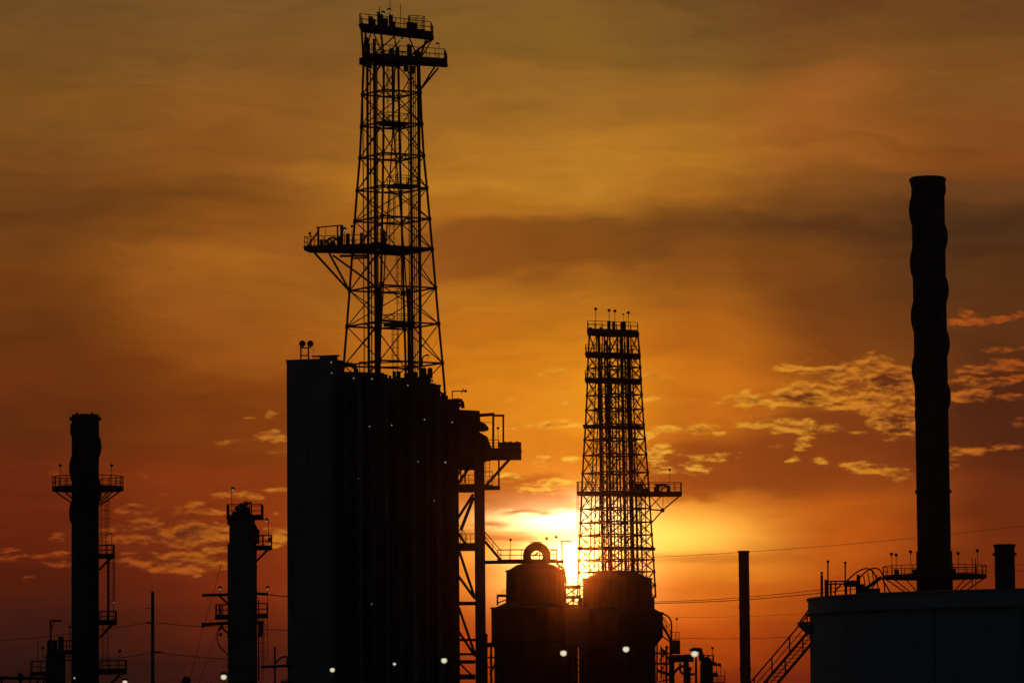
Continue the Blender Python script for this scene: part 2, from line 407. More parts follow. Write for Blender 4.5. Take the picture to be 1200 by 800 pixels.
# ------------------------------------------------------------------ mesh helpers (world metres)
class MB:
    def __init__(s):
        s.v, s.f = [], []

    def add(s, vs, fs):
        b = len(s.v)
        s.v += [tuple(v) for v in vs]
        s.f += [tuple(i + b for i in f) for f in fs]

    def bar(s, a, b, r, n=6, r2=None):
        a, b = Vector(a), Vector(b)
        d = b - a
        if d.length < 1e-6:
            return s
        d.normalize()
        u = d.cross(Vector((0, 0, 1)) if abs(d.z) < 0.95 else Vector((0, 1, 0))).normalized()
        w = d.cross(u)
        r2 = r if r2 is None else r2
        vs = []
        for p, q in ((a, r), (b, r2)):
            for k in range(n):
                t = 2 * math.pi * (k + 0.5) / n
                vs.append(p + u * (q * math.cos(t)) + w * (q * math.sin(t)))
        fs = [(k, (k + 1) % n, n + (k + 1) % n, n + k) for k in range(n)]
        fs += [tuple(range(n - 1, -1, -1)), tuple(range(n, 2 * n))]
        s.add(vs, fs)
        return s

    def beam(s, a, b, w, h):
        """rectangular member, width w across, height h up"""
        a, b = Vector(a), Vector(b)
        d = (b - a).normalized()
        up = Vector((0, 0, 1)) if abs(d.z) < 0.95 else Vector((0, 1, 0))
        u = d.cross(up).normalized() * (w / 2)
        v = u.cross(d).normalized() * (h / 2)
        vs = [p + x for p in (a, b) for x in (u + v, u - v, -u - v, -u + v)]
        s.add(vs, [(0, 1, 2, 3), (7, 6, 5, 4), (0, 4, 5, 1), (1, 5, 6, 2), (2, 6, 7, 3), (3, 7, 4, 0)])
        return s

    def path(s, pts, r, n=8):
        pts = [Vector(p) for p in pts]
        for i in range(len(pts) - 1):
            s.bar(pts[i], pts[i + 1], r, n)
        return s

    def prism(s, poly, z0, z1):
        """poly: list of (x,y) counter-clockwise"""
        n = len(poly)
        vs = [(p[0], p[1], z0) for p in poly] + [(p[0], p[1], z1) for p in poly]
        fs = [(k, (k + 1) % n, n + (k + 1) % n, n + k) for k in range(n)]
        fs += [tuple(range(n - 1, -1, -1)), tuple(range(n, 2 * n))]
        s.add(vs, fs)
        return s

    def box(s, c, sx, sy, z0, z1, yaw=0.0):
        ca, sa = math.cos(yaw), math.sin(yaw)
        poly = [(c[0] + x * ca - y * sa, c[1] + x * sa + y * ca) for x, y in ((-sx / 2, -sy / 2), (sx / 2, -sy / 2), (sx / 2, sy / 2), (-sx / 2, sy / 2))]
        return s.prism(poly, z0, z1)

    def lathe(s, c, prof, n=40, ribs=0.0):
        """prof: list of (radius, z); closed at the ends if radius 0"""
        vs, fs = [], []
        for r, z in prof:
            for k in range(n):
                t = 2 * math.pi * k / n
                q = r + (ribs if (ribs and k % 2) else 0)
                vs.append((c[0] + q * math.cos(t), c[1] + q * math.sin(t), z))
        for j in range(len(prof) - 1):
            for k in range(n):
                a, b = j * n + k, j * n + (k + 1) % n
                fs.append((a, b, b + n, a + n))
        fs.append(tuple(range(n - 1, -1, -1)))
        fs.append(tuple(range((len(prof) - 1) * n, len(prof) * n)))
        s.add(vs, fs)
        return s

    def ball(s, c, r, n=10, m=6, sq=1.0):
        c = Vector(c)
        vs, fs = [], []
        for j in range(m + 1):
            ph = math.pi * j / m
            for k in range(n):
                t = 2 * math.pi * k / n
                vs.append(c + Vector((r * math.sin(ph) * math.cos(t), r * math.sin(ph) * math.sin(t), r * sq * math.cos(ph))))
        for j in range(m):
            for k in range(n):
                a, b = j * n + k, j * n + (k + 1) % n
                fs.append((a, a + n, b + n, b))
        s.add(vs, fs)
        return s

    def build(s, name, material, parent=None, smooth=False):
        me = bpy.data.meshes.new(name)
        off = top_loc(parent)
        me.from_pydata([(v[0] - off[0], v[1] - off[1], v[2] - off[2]) for v in s.v], [], s.f)
        me.validate()
        me.update()
        me.materials.append(material)
        if smooth:
            for p in me.polygons:
                p.use_smooth = True
            try:
                me.set_sharp_from_angle(angle=R(35))
            except Exception:
                pass
        o = bpy.data.objects.new(name, me)
        COL.objects.link(o)
        if parent:
            o.parent = parent
        return o


def top_loc(p):
    if p is None:
        return Vector((0, 0, 0))
    while p.parent:
        p = p.parent
    return Vector(p.location)


def thing(name, label, cat, loc, group=None):
    o = bpy.data.objects.new(name, None)
    COL.objects.link(o)
    o.location = loc
    o.empty_display_size = 1.0
    o['label'] = label
    o['category'] = cat
    if group:
        o['group'] = group
    return o


def copy_thing(src, dx, label):
    c = src.copy()
    COL.objects.link(c)
    c.location = Vector(src.location) + Vector(dx)
    c['label'] = label
    for ch in src.children:
        d = ch.copy()
        COL.objects.link(d)
        d.parent = c
        for g in ch.children:
            e = g.copy()
            COL.objects.link(e)
            e.parent = d
    return c


def ground_at(p):
    return Vector((p.x, p.y, 0.0))


def mpx(D):
    return D / F


def rail_mb(pts, h=1.1, closed=False, step=1.6, r=0.038, mids=1, mb=None):
    """handrail along a polyline of deck edge points"""
    mb = mb or MB()
    pts = [Vector(p) for p in pts]
    segs = list(zip(pts, pts[1:] + ([pts[0]] if closed else [])))
    if not closed:
        segs = segs[:len(pts) - 1]
    up = Vector((0, 0, h))
    for a, b in segs:
        mb.bar(a + up, b + up, r, 5)
        for k in range(1, mids + 1):
            u2 = Vector((0, 0, h * k / (mids + 1)))
            mb.bar(a + u2, b + u2, r * 0.8, 4)
        mb.beam(a + Vector((0, 0, 0.06)), b + Vector((0, 0, 0.06)), 0.02, 0.12)
        n = max(1, int(round((b - a).length / step)))
        for i in range(n + 1):
            p = a.lerp(b, i / n)
            mb.bar(p, p + up, r, 5)
    return mb


def ladder_mb(a, b, side=(1, 0, 0), w=0.5, r=0.035, cage=True, back=(0, -1, 0), step=0.45):
    a, b = Vector(a), Vector(b)
    s_ = Vector(side).normalized() * (w / 2)
    k_ = Vector(back).normalized()
    mb = MB()
    mb.bar(a - s_, b - s_, r, 5)
    mb.bar(a + s_, b + s_, r, 5)
    L = (b - a).length
    for i in range(int(L / step)):
        p = a.lerp(b, (i + 0.5) * step / L)
        mb.bar(p - s_, p + s_, 0.02, 4)
    cg = MB()
    if cage:
        nh = max(2, int(L / 1.1))
        rows = []
        for i in range(nh + 1):
            c = a.lerp(b, min(1, (2.2 + i * (L - 2.2) / nh) / L))
            ring = []
            for q in range(9):
                t = math.pi * q / 8
                ring.append(c + s_.normalized() * (0.38 * math.cos(t)) + k_ * (0.75 * math.sin(t)))
            rows.append(ring)
            cg.path(ring, 0.025, 4)
        for q in (0, 2, 4, 6, 8):
            cg.bar(rows[0][q], rows[-1][q], 0.022, 4)
    return mb, cg


def small_lamp(parent, foot, h, arm=(0, 0, 0), lit=True, head=0.17, pole_r=0.035, glow=None):
    """post with a hooded fitting; the lens faces the viewer's side"""
    foot = Vector(foot)
    top = foot + Vector((0, 0, h))
    e = top + Vector(arm)
    mb = MB().bar(foot, top, pole_r, 6)
    if Vector(arm).length > 0.01:
        mb.bar(top, e, pole_r, 6)
    hood = e + Vector((0, 0.06, 0.02))
    mb.lathe((hood.x, hood.y), [(head * 0.45, hood.z + head * 1.1), (head * 0.9, hood.z + head * 0.9), (head * 1.15, hood.z - head * 0.1), (head * 0.9, hood.z - head * 0.35)], 10)
    o = mb.build('lamp_post', STEEL, parent)
    lens = e + Vector((0, -0.10, -head * 0.55))
    if lit:
        MB().ball(lens, head * 0.62, 8, 6).build('bulb', glow or BULB, o, True)
    else:
        MB().ball(lens, head * 0.5, 8, 6).build('lens', PAINT, o, True)
    return o


def deck_poly(c, e1, e2, a0, a1, b0, b1):
    """rectangle in the frame e1,e2 round centre c, counter-clockwise"""
    q = [(a0, b0), (a1, b0), (a1, b1), (a0, b1)]
    return [(c.x + e1.x * a + e2.x * b, c.y + e1.y * a + e2.y * b) for a, b in q]


def platform(parent, poly, ztop, thick, rail_h=1.1, rail_edges=None, step=1.5, name='platform', material=None, r=0.042):
    mb = MB().prism(poly, ztop - 0.07, ztop)
    n = len(poly)
    cx = sum(p[0] for p in poly) / n
    cy = sum(p[1] for p in poly) / n
    ins = [(cx + (p[0] - cx) * 0.97, cy + (p[1] - cy) * 0.97) for p in poly]
    for i in range(n):
        a, b = Vector((*ins[i], ztop - 0.074 - thick / 2)), Vector((*ins[(i + 1) % n], ztop - 0.074 - thick / 2))
        mb.beam(a, b, 0.14, thick)
    a0, a1, b0, b1 = (Vector((*ins[0], 0)), Vector((*ins[1], 0)), Vector((*ins[-1], 0)), Vector((*ins[2 if n > 2 else 1], 0)))
    m = max(2, int((a1 - a0).length / 1.8))
    for i in range(1, m):
        p, q = a0.lerp(a1, i / m), b0.lerp(b1, i / m)
        p.z = q.z = ztop - 0.08 - thick * 0.4
        mb.beam(p, q, 0.10, thick * 0.75)
    o = mb.build(name, material or STEEL, parent)
    if rail_h:
        pts = [Vector((*p, ztop)) for p in ins]
        rb = MB()
        for i in (range(n) if rail_edges is None else rail_edges):
            rail_mb([pts[i], pts[(i + 1) % n]], rail_h, False, step, r, 1, rb)
        rb.build('railing', STEEL, o)
    return o


# ------------------------------------------------------------------ ground
g = MB()
NG = 36
GY = 480.0
rings = [0, 40, 100, 200, 350, 600, 900]
vs, fs = [(0, GY, 0)], []
for rr in rings[1:]:
    for k in range(NG):
        t = 2 * math.pi * k / NG
        vs.append((rr * math.cos(t), GY + rr * math.sin(t), 0))
for k in range(NG):
    fs.append((0, 1 + k, 1 + (k + 1) % NG))
for j in range(len(rings) - 2):
    for k in range(NG):
        a, b = 1 + j * NG + k, 1 + j * NG + (k + 1) % NG
        fs.append((a, a + NG, b + NG, b))
g.add(vs, fs)
go = g.build('ground', GROUNDM)
go['kind'] = 'structure'


# ------------------------------------------------------------------ coker block (left, under the tall derrick)
DB = 446.0
S = mpx(DB)
coker = thing('process_building', 'massive black process block with a tall blank slab on its left, under the taller derrick', 'building', ground_at(at(440, 800, DB)))


def poly_from_px(xl, dl, xr, dr, depth):
    a, b = at(xl, 500, dl), at(xr, 500, dr)
    e = Vector((b.x - a.x, b.y - a.y, 0)).normalized()
    n_ = Vector((-e.y, e.x, 0))
    return [(a.x, a.y), (b.x, b.y), (b.x + n_.x * depth, b.y + n_.y * depth), (a.x + n_.x * depth, a.y + n_.y * depth)]


def slab(name, xl, dl, xr, dr, depth, ytop, z0=0.0, m=CLAD, parent=coker, cope=0.0):
    z1 = at((xl + xr) / 2, ytop, (dl + dr) / 2).z
    pl = poly_from_px(xl, dl, xr, dr, depth)
    mb = MB().prism(pl, z0, z1)
    if cope:
        cx = sum(p[0] for p in pl) / 4
        cy = sum(p[1] for p in pl) / 4
        q = [(cx + (p[0] - cx) * 1.015, cy + (p[1] - cy) * 1.015) for p in pl]
        mb.prism(q, z1 + 0.003, z1 + cope)
    return mb.build(name, m, parent), pl, z1


# the blank slab: long face turned a little to the left
N0 = at(387, 450, 444)
wl = 52 * S / math.cos(R(20))
Lx = N0 + Vector((-math.cos(R(20)), math.sin(R(20)), 0)) * wl
pl = [(Lx.x, Lx.y), (N0.x, N0.y), (N0.x + math.sin(R(20)) * 3.6, N0.y + math.cos(R(20)) * 3.6), (Lx.x + math.sin(R(20)) * 3.6, Lx.y + math.cos(R(20)) * 3.6)]
zs = at(387, 419.5, 444).z
mb = MB().prism(pl, 0, zs - 0.35)
cxy = (sum(p[0] for p in pl) / 4, sum(p[1] for p in pl) / 4)
mb.prism([(cxy[0] + (p[0] - cxy[0]) * 1.02, cxy[1] + (p[1] - cxy[1]) * 1.02) for p in pl], zs - 0.347, zs)
mb.build('elevator_shaft', CONC, coker)
zslab = zs
# roof hatch at the right edge of the slab
hp = at(385, 418, 445.5)
MB().box((hp.x, hp.y), 1.6, 1.2, zs + 0.002, zs + 0.30, R(-20)).box((hp.x - 0.3, hp.y), 3.0, 0.8, zs + 0.303, zs + 0.42, R(-20)).build('roof_hatch', STEEL, coker)

tiers = [(392, 445.5, 450, 448, 9, 438.5), (449, 448.0, 505, 450.2, 12, 446), (504, 450.2, 516.5, 450.9, 15, 453), (516, 450.9, 536, 452, 14, 474)]
for i, (xl, dl, xr, dr, dp, yt) in enumerate(tiers):
    slab('wall', xl, dl, xr, dr, dp, yt, cope=0.25)
# irregular equipment rising over the roof edge
rng = random.Random(3)
eq = MB()
for x in range(452, 516, 5):
    p = at(x, 446, 452 + rng.uniform(0, 6))
    z = at(x, 446 if x < 503 else 453, 452).z
    h = rng.uniform(0.15, 0.9)
    MB().box((p.x, p.y), rng.uniform(0.25, 0.7), 0.5, z + 0.252, z + 0.252 + h).build('roof_equipment', STEEL, coker)
for x in (497, 504):
    p = at(x, 446, 453)
    z = at(x, 446, 453).z
    MB().lathe((p.x, p.y), [(0.28, z + 0.252), (0.28, z + 1.25), (0.12, z + 1.45)], 12).build('roof_vent', STEEL, coker)
for x0, y0, x1, y1 in ((516, 466, 524, 473), (519, 460, 521, 472), (524, 470, 540, 475)):
    a = at(x0, y0, 453)
    b = at(x1, y1, 453)
    eq.beam(a, b, 0.5, 0.35)
eq.build('roof_pipe', STEEL, coker)
# stepped mass on the right shoulder
sh = MB()
for x, y0, w in ((520, 465, 5), (526, 469, 6), (533, 472, 6)):
    p = at(x, y0, 456)
    sh.box((p.x, p.y), w * S, 4.0, p.z - 6, p.z, R(8))
sh.build('roof_penthouse', CLAD, coker)
# eave block on the right
ea = MB()
a = at(540, 479, 453)
b = at(562, 481, 453.5)
zb = at(560, 491, 453).z
z0e = at(545, 479, 453).z
ea.add([(a.x - 1.2, a.y, zb), (b.x, b.y, zb), (b.x, b.y + 9, zb), (a.x - 1.2, a.y + 9, zb),
        (a.x - 1.2, a.y, z0e), (b.x, b.y, b.z), (b.x, b.y + 9, b.z), (a.x - 1.2, a.y + 9, z0e)],
       [(0, 1, 5, 4), (1, 2, 6, 5), (2, 3, 7, 6), (3, 0, 4, 7), (4, 5, 6, 7), (3, 2, 1, 0)])
ea.build('eave', CLAD, coker)
# mass below the eave down to the open bay
p0, p1 = at(535, 490, 453.6), at(561.5, 490, 453.8)
zt, zb = zb - 0.004, at(555, 545, 453).z
MB().prism([(p0.x, p0.y), (p1.x, p1.y), (p1.x, p1.y + 8), (p0.x, p0.y + 8)], zb, zt).build('upper_bay', CLAD, coker)
# bent chute nose
cn = MB()
c0, c1 = at(556, 497, 453.0), at(567, 501, 453.0)
cn.bar(c0, c1, 0.62, 12, 0.5)
cn.bar(c1, at(572.5, 502.6, 453.0), 0.5, 12, 0.16)
cn.build('chute', STEEL, coker, True)
ms = MB()
for x, y, r_ in ((562, 512, .5), (566, 515, .55), (569, 520, .5), (563, 520, .8), (565, 526, .6), (569, 514, .3), (571, 525, .5)):
    q = at(x, y, 453.1)
    ms.ball(q, r_, 8, 6)
    ms.bar(q, q - Vector((0, 0, 1.4)), r_ * 0.8, 8)
ms.build('pump', STEEL, coker)

# columns, floor edges and risers on the face
for x in (398, 413, 428, 444, 460, 476, 492, 508, 522, 535):
    dd = 445.5 + (x - 392) * 0.0447 - 0.22
    yt = next(t[5] for t in tiers if x <= t[2] + 0.6)
    p = at(x, yt + 2, dd)
    MB().beam((p.x, p.y, 0), p, 0.34, 0.34).build('column', STEEL, coker)
for y in (470, 505, 545, 585, 625, 665, 705, 745, 778):
    xr = 516 if y < 474 else 536
    a = at(394, y, 445.5 - 0.5)
    b = at(xr, y, 445.5 + (xr - 392) * 0.0447 - 0.5)
    b.z = a.z
    MB().beam(a, b, 0.25, 0.4).build('floor_beam', STEEL, coker)
for i, (x, yt, r_) in enumerate(((404, 452, .35), (421, 448, .25), (436, 470, .45), (452, 456, .2), (468, 480, .5), (484, 458, .28), (500, 475, .4), (514, 500, .3), (529, 505, .35))):
    dd = 445.5 + (x - 392) * 0.0447 - 1.1
    p = at(x, yt, dd)
    MB().path([p + Vector((0, 1.2, 0)), p, (p.x, p.y, 0)], r_, 12).build('riser_pipe', PAINT if i % 2 else STEEL, coker, True)
# pipe loop on the roof, left of the derrick
pts = [at(403.5, 427.5, 446), at(410, 427, 446), at(414.5, 428.5, 446), at(417, 432, 446), at(417.6, 439, 446)]
MB().path(pts, 0.26, 10).build('roof_pipe', STEEL, coker, True)
fr = MB()
for x in (421.5, 426.5):
    p = at(x, 438, 447)
    fr.bar(p, at(x, 423.5, 447), 0.05, 5)
for y in (424, 429):
    fr.bar(at(421.5, y, 447), at(426.5, y, 447), 0.05, 5)
fr.build('roof_frame', STEEL, coker)
pts = [at(529.5, 469.5, 452.6), at(538, 468.6, 452.6), at(541.5, 470, 452.6), at(542.5, 478, 452.6)]
MB().path(pts, 0.22, 10).build('roof_pipe', STEEL, coker, True)
dv = MB()
dv.bar(at(530, 470, 452.4), at(530, 458.2, 452.4), 0.07, 6)
dv.bar(at(530, 458.4, 452.4), at(546, 457.8, 452.4), 0.06, 6)
dv.bar(at(541, 460.5, 452.4), at(543, 455, 452.4), 0.05, 6)
dv.ball(at(545.5, 458, 452.4), 0.16)
dv.build('davit', STEEL, coker)
dv = MB()
dv.path([at(495, 430, 449.5), at(495, 420, 449.5), at(497, 416.8, 449.5), at(500.5, 415.8, 449.5)], 0.07, 6)
dv.ball(at(501, 416, 449.5), 0.13)
dv.bar(at(500, 424, 449.6), at(514, 394, 449.6), 0.018, 4)
dv.build('davit', STEEL, coker)
# small lamps on the block
for x, y, r_ in ((388.2, 424, .17), (388.6, 436.5, .14), (414.5, 442.5, .16), (436, 443.2, .17), (478, 451, .15), (506, 446.8, .17), (433, 499, .13), (459, 497.5, .14), (497.5, 491, .15), (530, 494, .15), (490, 540, .12), (435.6, 706.7, .12), (509, 586, .11), (522, 541, .2), (420, 560, .07)):
    q = at(x, y, 443.3 + max(0, (x - 392)) * 0.0447)
    m_ = MB().box((q.x, q.y + 0.2), 0.3, 0.25, q.z - 0.02, q.z + 0.2)
    m_.bar(q + Vector((0, 0.2, 0.1)), q + Vector((0, 1.9, 0.1)), 0.04, 5)
    o = m_.build('wall_lamp', STEEL, coker)
    MB().ball(q + Vector((0, -0.05, -0.05)), r_ * 0.6, 10, 8).build('bulb', BULB, o, True)

# twin floodlights on the slab roof
tf = thing('floodlight_mast', 'pair of round floodlights on a small ladder frame atop the blank slab', 'floodlight', Vector((at(357, 420, 447).x, at(357, 420, 447).y, zslab)))
m_ = MB()
for x in (352.5, 361.5):
    p = at(x, 406, 447)
    m_.bar((p.x, p.y, zslab), p, 0.09, 6)
for y in (407.5, 416.5):
    m_.bar(at(352.5, y, 447), at(361.5, y, 447), 0.07, 6)
p = at(366.8, 406, 447)
m_.bar((p.x, p.y, zslab), p, 0.025, 4)
m_.build('frame', STEEL, tf)
for x in (354.3, 363.6):
    c = at(x, 402.6, 447)
    d = MB()
    d.bar(c + Vector((0, 0.0, 0)), c + Vector((0, 0.35, 0)), 0.31, 20)
    for k in range(20):
        t0, t1 = 2 * math.pi * k / 20, 2 * math.pi * (k + 1) / 20
        d.bar(c + Vector((0.31 * math.cos(t0), -0.03, 0.31 * math.sin(t0))), c + Vector((0.31 * math.cos(t1), -0.03, 0.31 * math.sin(t1))), 0.045, 5)
    d.bar(c + Vector((0, 0.1, -0.2)), c + Vector((0, 0.1, -0.5)), 0.08, 6)
    o = d.build('floodlight', STEEL, tf)
    MB().ball(c + Vector((0, -0.02, 0)), 0.2, 10, 6).build('lens', PAINT, o, True)


# ------------------------------------------------------------------ lattice derrick
def derrick(root, D, phi, levels, x_axis, leg_r, ring_r, brace_r, ratio=1.0):
    """levels: (photo y, half width in photo px), top to bottom; phi: bearing of the right-hand corner"""
    info = []
    for y, h in levels:
        c = at(x_axis, y, D)
        c.x = at(x_axis, 430, D).x
        r = h * mpx(D) / math.cos(phi)
        cs = [c + Vector((r * math.cos(phi + k * math.pi / 2), r * math.sin(phi + k * math.pi / 2), 0)) for k in (0, 1, 2, 3)]
        info.append((c, cs))
    for k in range(4):
        m_ = MB()
        for j in range(len(info) - 1):
            m_.bar(info[j][1][k], info[j + 1][1][k], leg_r, 8)
            m_.bar(info[j][1][k] + Vector((0, 0, 0.2)), info[j][1][k] - Vector((0, 0, 0.2)), leg_r * 1.5, 8)
        m_.build('leg', STEEL, root)
    for j in range(len(info)):
        m_ = MB()
        for k in range(4):
            m_.bar(info[j][1][k], info[j][1][(k + 1) % 4], ring_r, 6)
        for k in range(4):          # inner tie frame
            a = info[j][1][k].lerp(info[j][1][(k + 1) % 4], 0.5)
            b = info[j][1][(k + 1) % 4].lerp(info[j][1][(k + 2) % 4], 0.5)
            m_.bar(a, b, ring_r * 0.7, 5)
        m_.build('ring_beam', STEEL, root)
    return info


DD = 453.0
SD = mpx(DD)
PHI = R(-13)
base = at(462, 452, DD)
big = thing('lattice_derrick', 'tallest lattice derrick, with a side platform halfway up, standing on the black process block', 'derrick', Vector((base.x, base.y, at(462, 447, DD).z)))
LV = [(73, 33), (110, 34.5), (147, 36), (184, 38), (222, 41.5), (258, 44.5), (294, 47.5), (339, 51), (381, 54.5), (427, 58.5), (466, 61.5)]
info = derrick(big, DD, PHI, LV, 460.5, 0.135, 0.10, 0.07)
# cross braces, one panel per face and bay; pattern varies with the face
for j in range(len(info) - 1):
    for k in range(4):
        a0, a1 = info[j][1][k], info[j][1][(k + 1) % 4]
        b0, b1 = info[j + 1][1][k], info[j + 1][1][(k + 1) % 4]
        m_ = MB()
        if k in (0, 2) or j % 3 == 1:
            m_.bar(a0, b1, 0.062, 5).bar(a1, b0, 0.062, 5)
        else:
            mid = a0.lerp(a1, 0.5)
            m_.bar(mid, b0, 0.068, 5).bar(mid, b1, 0.068, 5)
        m_.build('cross_brace', STEEL, big)
E1 = Vector((math.cos(R(32)), math.sin(R(32)), 0))
E2 = Vector((-math.sin(R(32)), math.cos(R(32)), 0))
zbot = at(462, 452, DD).z
ctr = info[0][0]
# vertical drill-stem pipes and guide rails in two clusters
for x, dy, r_, ytop in ((430.2, -1.3, .15, 44), (433.8, 1.2, .07, 66), (438.6, -0.3, .18, 46), (441.5, 1.6, .08, 70), (481.0, -0.6, .16, 53), (484.2, 1.3, .06, 74), (486.6, 0.6, .05, 74), (490.2, -1.2, .19, 60), (425.0, 0.3, .06, 76), (478.2, 1.5, .055, 74)):
    t = at(x, ytop, DD + dy)
    b = at(x + 0.5, 470, DD + dy)
    MB().bar((t.x, t.y, zbot), t, r_, 10).build('guide_pipe', PAINT if r_ < .1 else STEEL, big)
for x, dy in ((442.5, -0.4),):
    t = at(x, 337, DD + dy)
    MB().bar((t.x, t.y, zbot), t, 0.27, 12).build('guide_pipe', STEEL, big)
t = at(479, 338, DD - 0.4)
MB().bar((t.x, t.y, zbot), t, 0.2, 12).build('guide_pipe', STEEL, big)
# inner pair of spreading struts seen in the middle of the frame
for xs in ((460, 60, 460.5, 150, 452, 290, 446, 395, 441, 450), (463, 60, 461, 150, 473, 290, 480, 395, 484, 450)):
    pts = [at(xs[i], xs[i + 1], DD + 0.3) for i in range(0, 10, 2)]
    MB().path(pts, 0.085, 6).build('inner_strut', STEEL, big)
# ladders in staggered caged flights between small landings
for i, (x, y1, y0) in enumerate(((457, 74, 143), (466, 147, 215), (459, 220, 290), (468, 296, 380), (463, 384, 448))):
    l, c = ladder_mb(at(x, y0, DD - 0.2), at(x, y1, DD - 0.2), (1, 0.3, 0), 0.5, 0.04, True, (0.3, -1, 0))
    lo = l.build('ladder', STEEL, big)
    c.build('safety_cage', STEEL, lo)
for x, y in ((460, 146), (470, 219), (466, 381), (457, 74)):
    c = at(x, y, DD)
    platform(big, deck_poly(c, E1, E2, -1.2, 1.5, -1.0, 1.0), c.z + 0.1, 0.14, 1.05, None, 1.3, 'landing')

# cantilever side platform (left), about half way up
cp = at(440, 292, DD - 1.5)
nearc = info[6][1][3]
dz = at(400, 290, DD).z
rev = Vector((-1, 0.22, 0)).normalized()
side_n = Vector((0.22, 1, 0)).normalized()
o0 = at(408, 292, DD - 2.4)
lt = at(355, 291, DD - 1.0)
poly = [(lt.x, lt.y), (at(452, 292, DD - 3.2).x, DD - 3.2), (at(470, 292, DD).x, DD + 2.4), (at(416, 292, DD).x, DD + 3.2), (lt.x + 0.5, lt.y + 2.6)]
pf = platform(big, poly, dz, 0.30, 1.1, [0, 3, 4], 1.1)
# deck under the whole tower width at this level
c = info[6][0]
rr = 47 * SD / math.cos(PHI)
poly2 = [(c.x + rr * 1.0 * math.cos(PHI + k * math.pi / 2), c.y + rr * 1.0 * math.sin(PHI + k * math.pi / 2)) for k in (2, 3, 0, 1)]
platform(big, poly2, dz - 0.2, 0.22, 0)
kn = info[7][1][2]
st = MB()
for x, y, dy in ((365.5, 293, -0.8), (386, 297, -1.6), (365.8, 293, 1.2)):
    st.bar(at(x, y, DD + dy), kn + Vector((0, 0, -0.05)), 0.12, 6)
st.bar(at(390, 299, DD - 1.6), at(438, 334, DD - 1.2), 0.11, 6)
st.bar(at(398, 300, DD - 1.0), at(433, 299.5, DD - 1.0), 0.14, 6)
st.bar(at(411, 303, DD + 1), at(433, 302, DD + 1), 0.10, 6)
st.build('bracket', STEEL, big)
# gear on the side platform: hoist drum, frame, cabinets
m_ = MB()
zb_ = dz
a, b_ = at(373, 291, DD - .6), at(400.5, 291, DD - .6)
m_.bar((a.x, a.y, dz), at(373, 266, DD - .6), 0.13, 6).bar((b_.x, b_.y, dz), at(400.5, 264, DD - .6), 0.2, 6)
m_.bar((b_.x - .45, b_.y, dz), at(395.5, 264, DD - .6), 0.1, 6)
m_.bar(at(371, 266.5, DD - .6), at(401, 264, DD - .6), 0.07, 6)
m_.bar(at(361, 288, DD - .6), at(373, 271, DD - .6), 0.09, 6)
m_.bar(at(381.5, 290, DD - .2), at(381.5, 266, DD - .2), 0.03, 4)
m_.build('hoist_frame', STEEL, big)
m_ = MB()
arc = [at(380 + 20 * i / 10.0, 289 - 10.5 * math.sin(math.pi * (0.1 + 0.8 * i / 10.0)), DD - .3) for i in range(11)]
m_.path(arc, 0.13, 6)
q = at(390, 286, DD - 0.1)
m_.bar(q - Vector((0, .5, 0)), q + Vector((0, .5, 0)), 0.33, 14)
q = at(386, 286.5, DD - 0.1)
m_.box((q.x, q.y), 0.6, 0.8, dz, dz + .55)
q = at(397.5, 284, DD - .5)
m_.box((q.x, q.y), 0.3, 0.5, dz, dz + 1.15)
m_.build('winch', STEEL, big)
for x, yt, w in ((407.5, 273.8, .42), (423.5, 273, .3), (449, 271, .5), (377, 281.5, .4), (444, 284, .5), (437, 284, .35), (455, 286, .4)):
    q = at(x, yt, DD - .5)
    MB().box((q.x, q.y), w, 0.4, dz, q.z).build('cabinet', STEEL, big)
hk = MB()
hk.path([at(364.5, 291, DD - .9), at(364.5, 276.5, DD - .9), at(362, 274, DD - .9), at(364.5, 272, DD - .9)], 0.07, 6)
hk.ball(at(363, 273.5, DD - .9), 0.16)
hk.bar(at(388, 290, DD - .9), at(376, 275.6, DD - .9), 0.04, 4)
hk.build('davit', STEEL, big)
q = at(404, 290, DD - 1.4)
q.z = dz
small_lamp(big, q, at(404, 271.5, DD).z - dz + .1, (0, 0, 0), True, 0.2)
q = at(445.5, 290, DD - 1.4)
q.z = dz
small_lamp(big, q, at(445, 268, DD).z - dz + .1, (0, 0, 0), True, 0.2)
q = at(412.5, 290, DD - .4)
q.z = dz
small_lamp(big, q, at(412, 266, DD).z - dz, (0, 0, 0), False, 0.14)

# second deck from the top, cantilevered right
c2 = info[0][0]
zz = at(424, 63.0, DD - 3.4).z
near = at(423.5, 68, DD - 3.4)
tip0 = at(522, 68, DD + 0.9)
bk = Vector((0.25, 4.0, 0))
p4 = [near, tip0, tip0 + bk, near + bk]
platform(big, [(p.x, p.y) for p in p4], zz, 0.24, 1.15, None, 1.1)
br = MB()
for off in (0.25, 4.3):
    tip = tip0 + Vector((-0.9, off - .4, 0))
    br.bar((tip.x, tip.y, zz - .4), info[1][1][0] + Vector((0, 0, .3)), 0.11, 6)
br.build('bracket', STEEL, big)
for x, y in ((424, 72), (428, 74), (433, 76), (476, 80), (484, 82)):
    q = at(x, y, DD - 1.2)
    eqb = MB().box((q.x, q.y), .55, .8, q.z - .35, q.z + .35)
    eqb.build('sheave_block', STEEL, big)
tipl = tip0 + Vector((-0.7, .1, 0))
small_lamp(big, (tipl.x, tipl.y, zz), at(514, 52.5, DD).z - zz + .2, (-.15, 0, 0), True, 0.17)
mm = MB()
for x, yt, w in ((478.5, 52, .3), (466, 55, .25), (459, 57, .5), (487, 59, .3), (432, 52, .3)):
    q = at(x, yt, DD - .5)
    MB().box((q.x, q.y), w, .4, zz, q.z).build('machinery', STEEL, big)
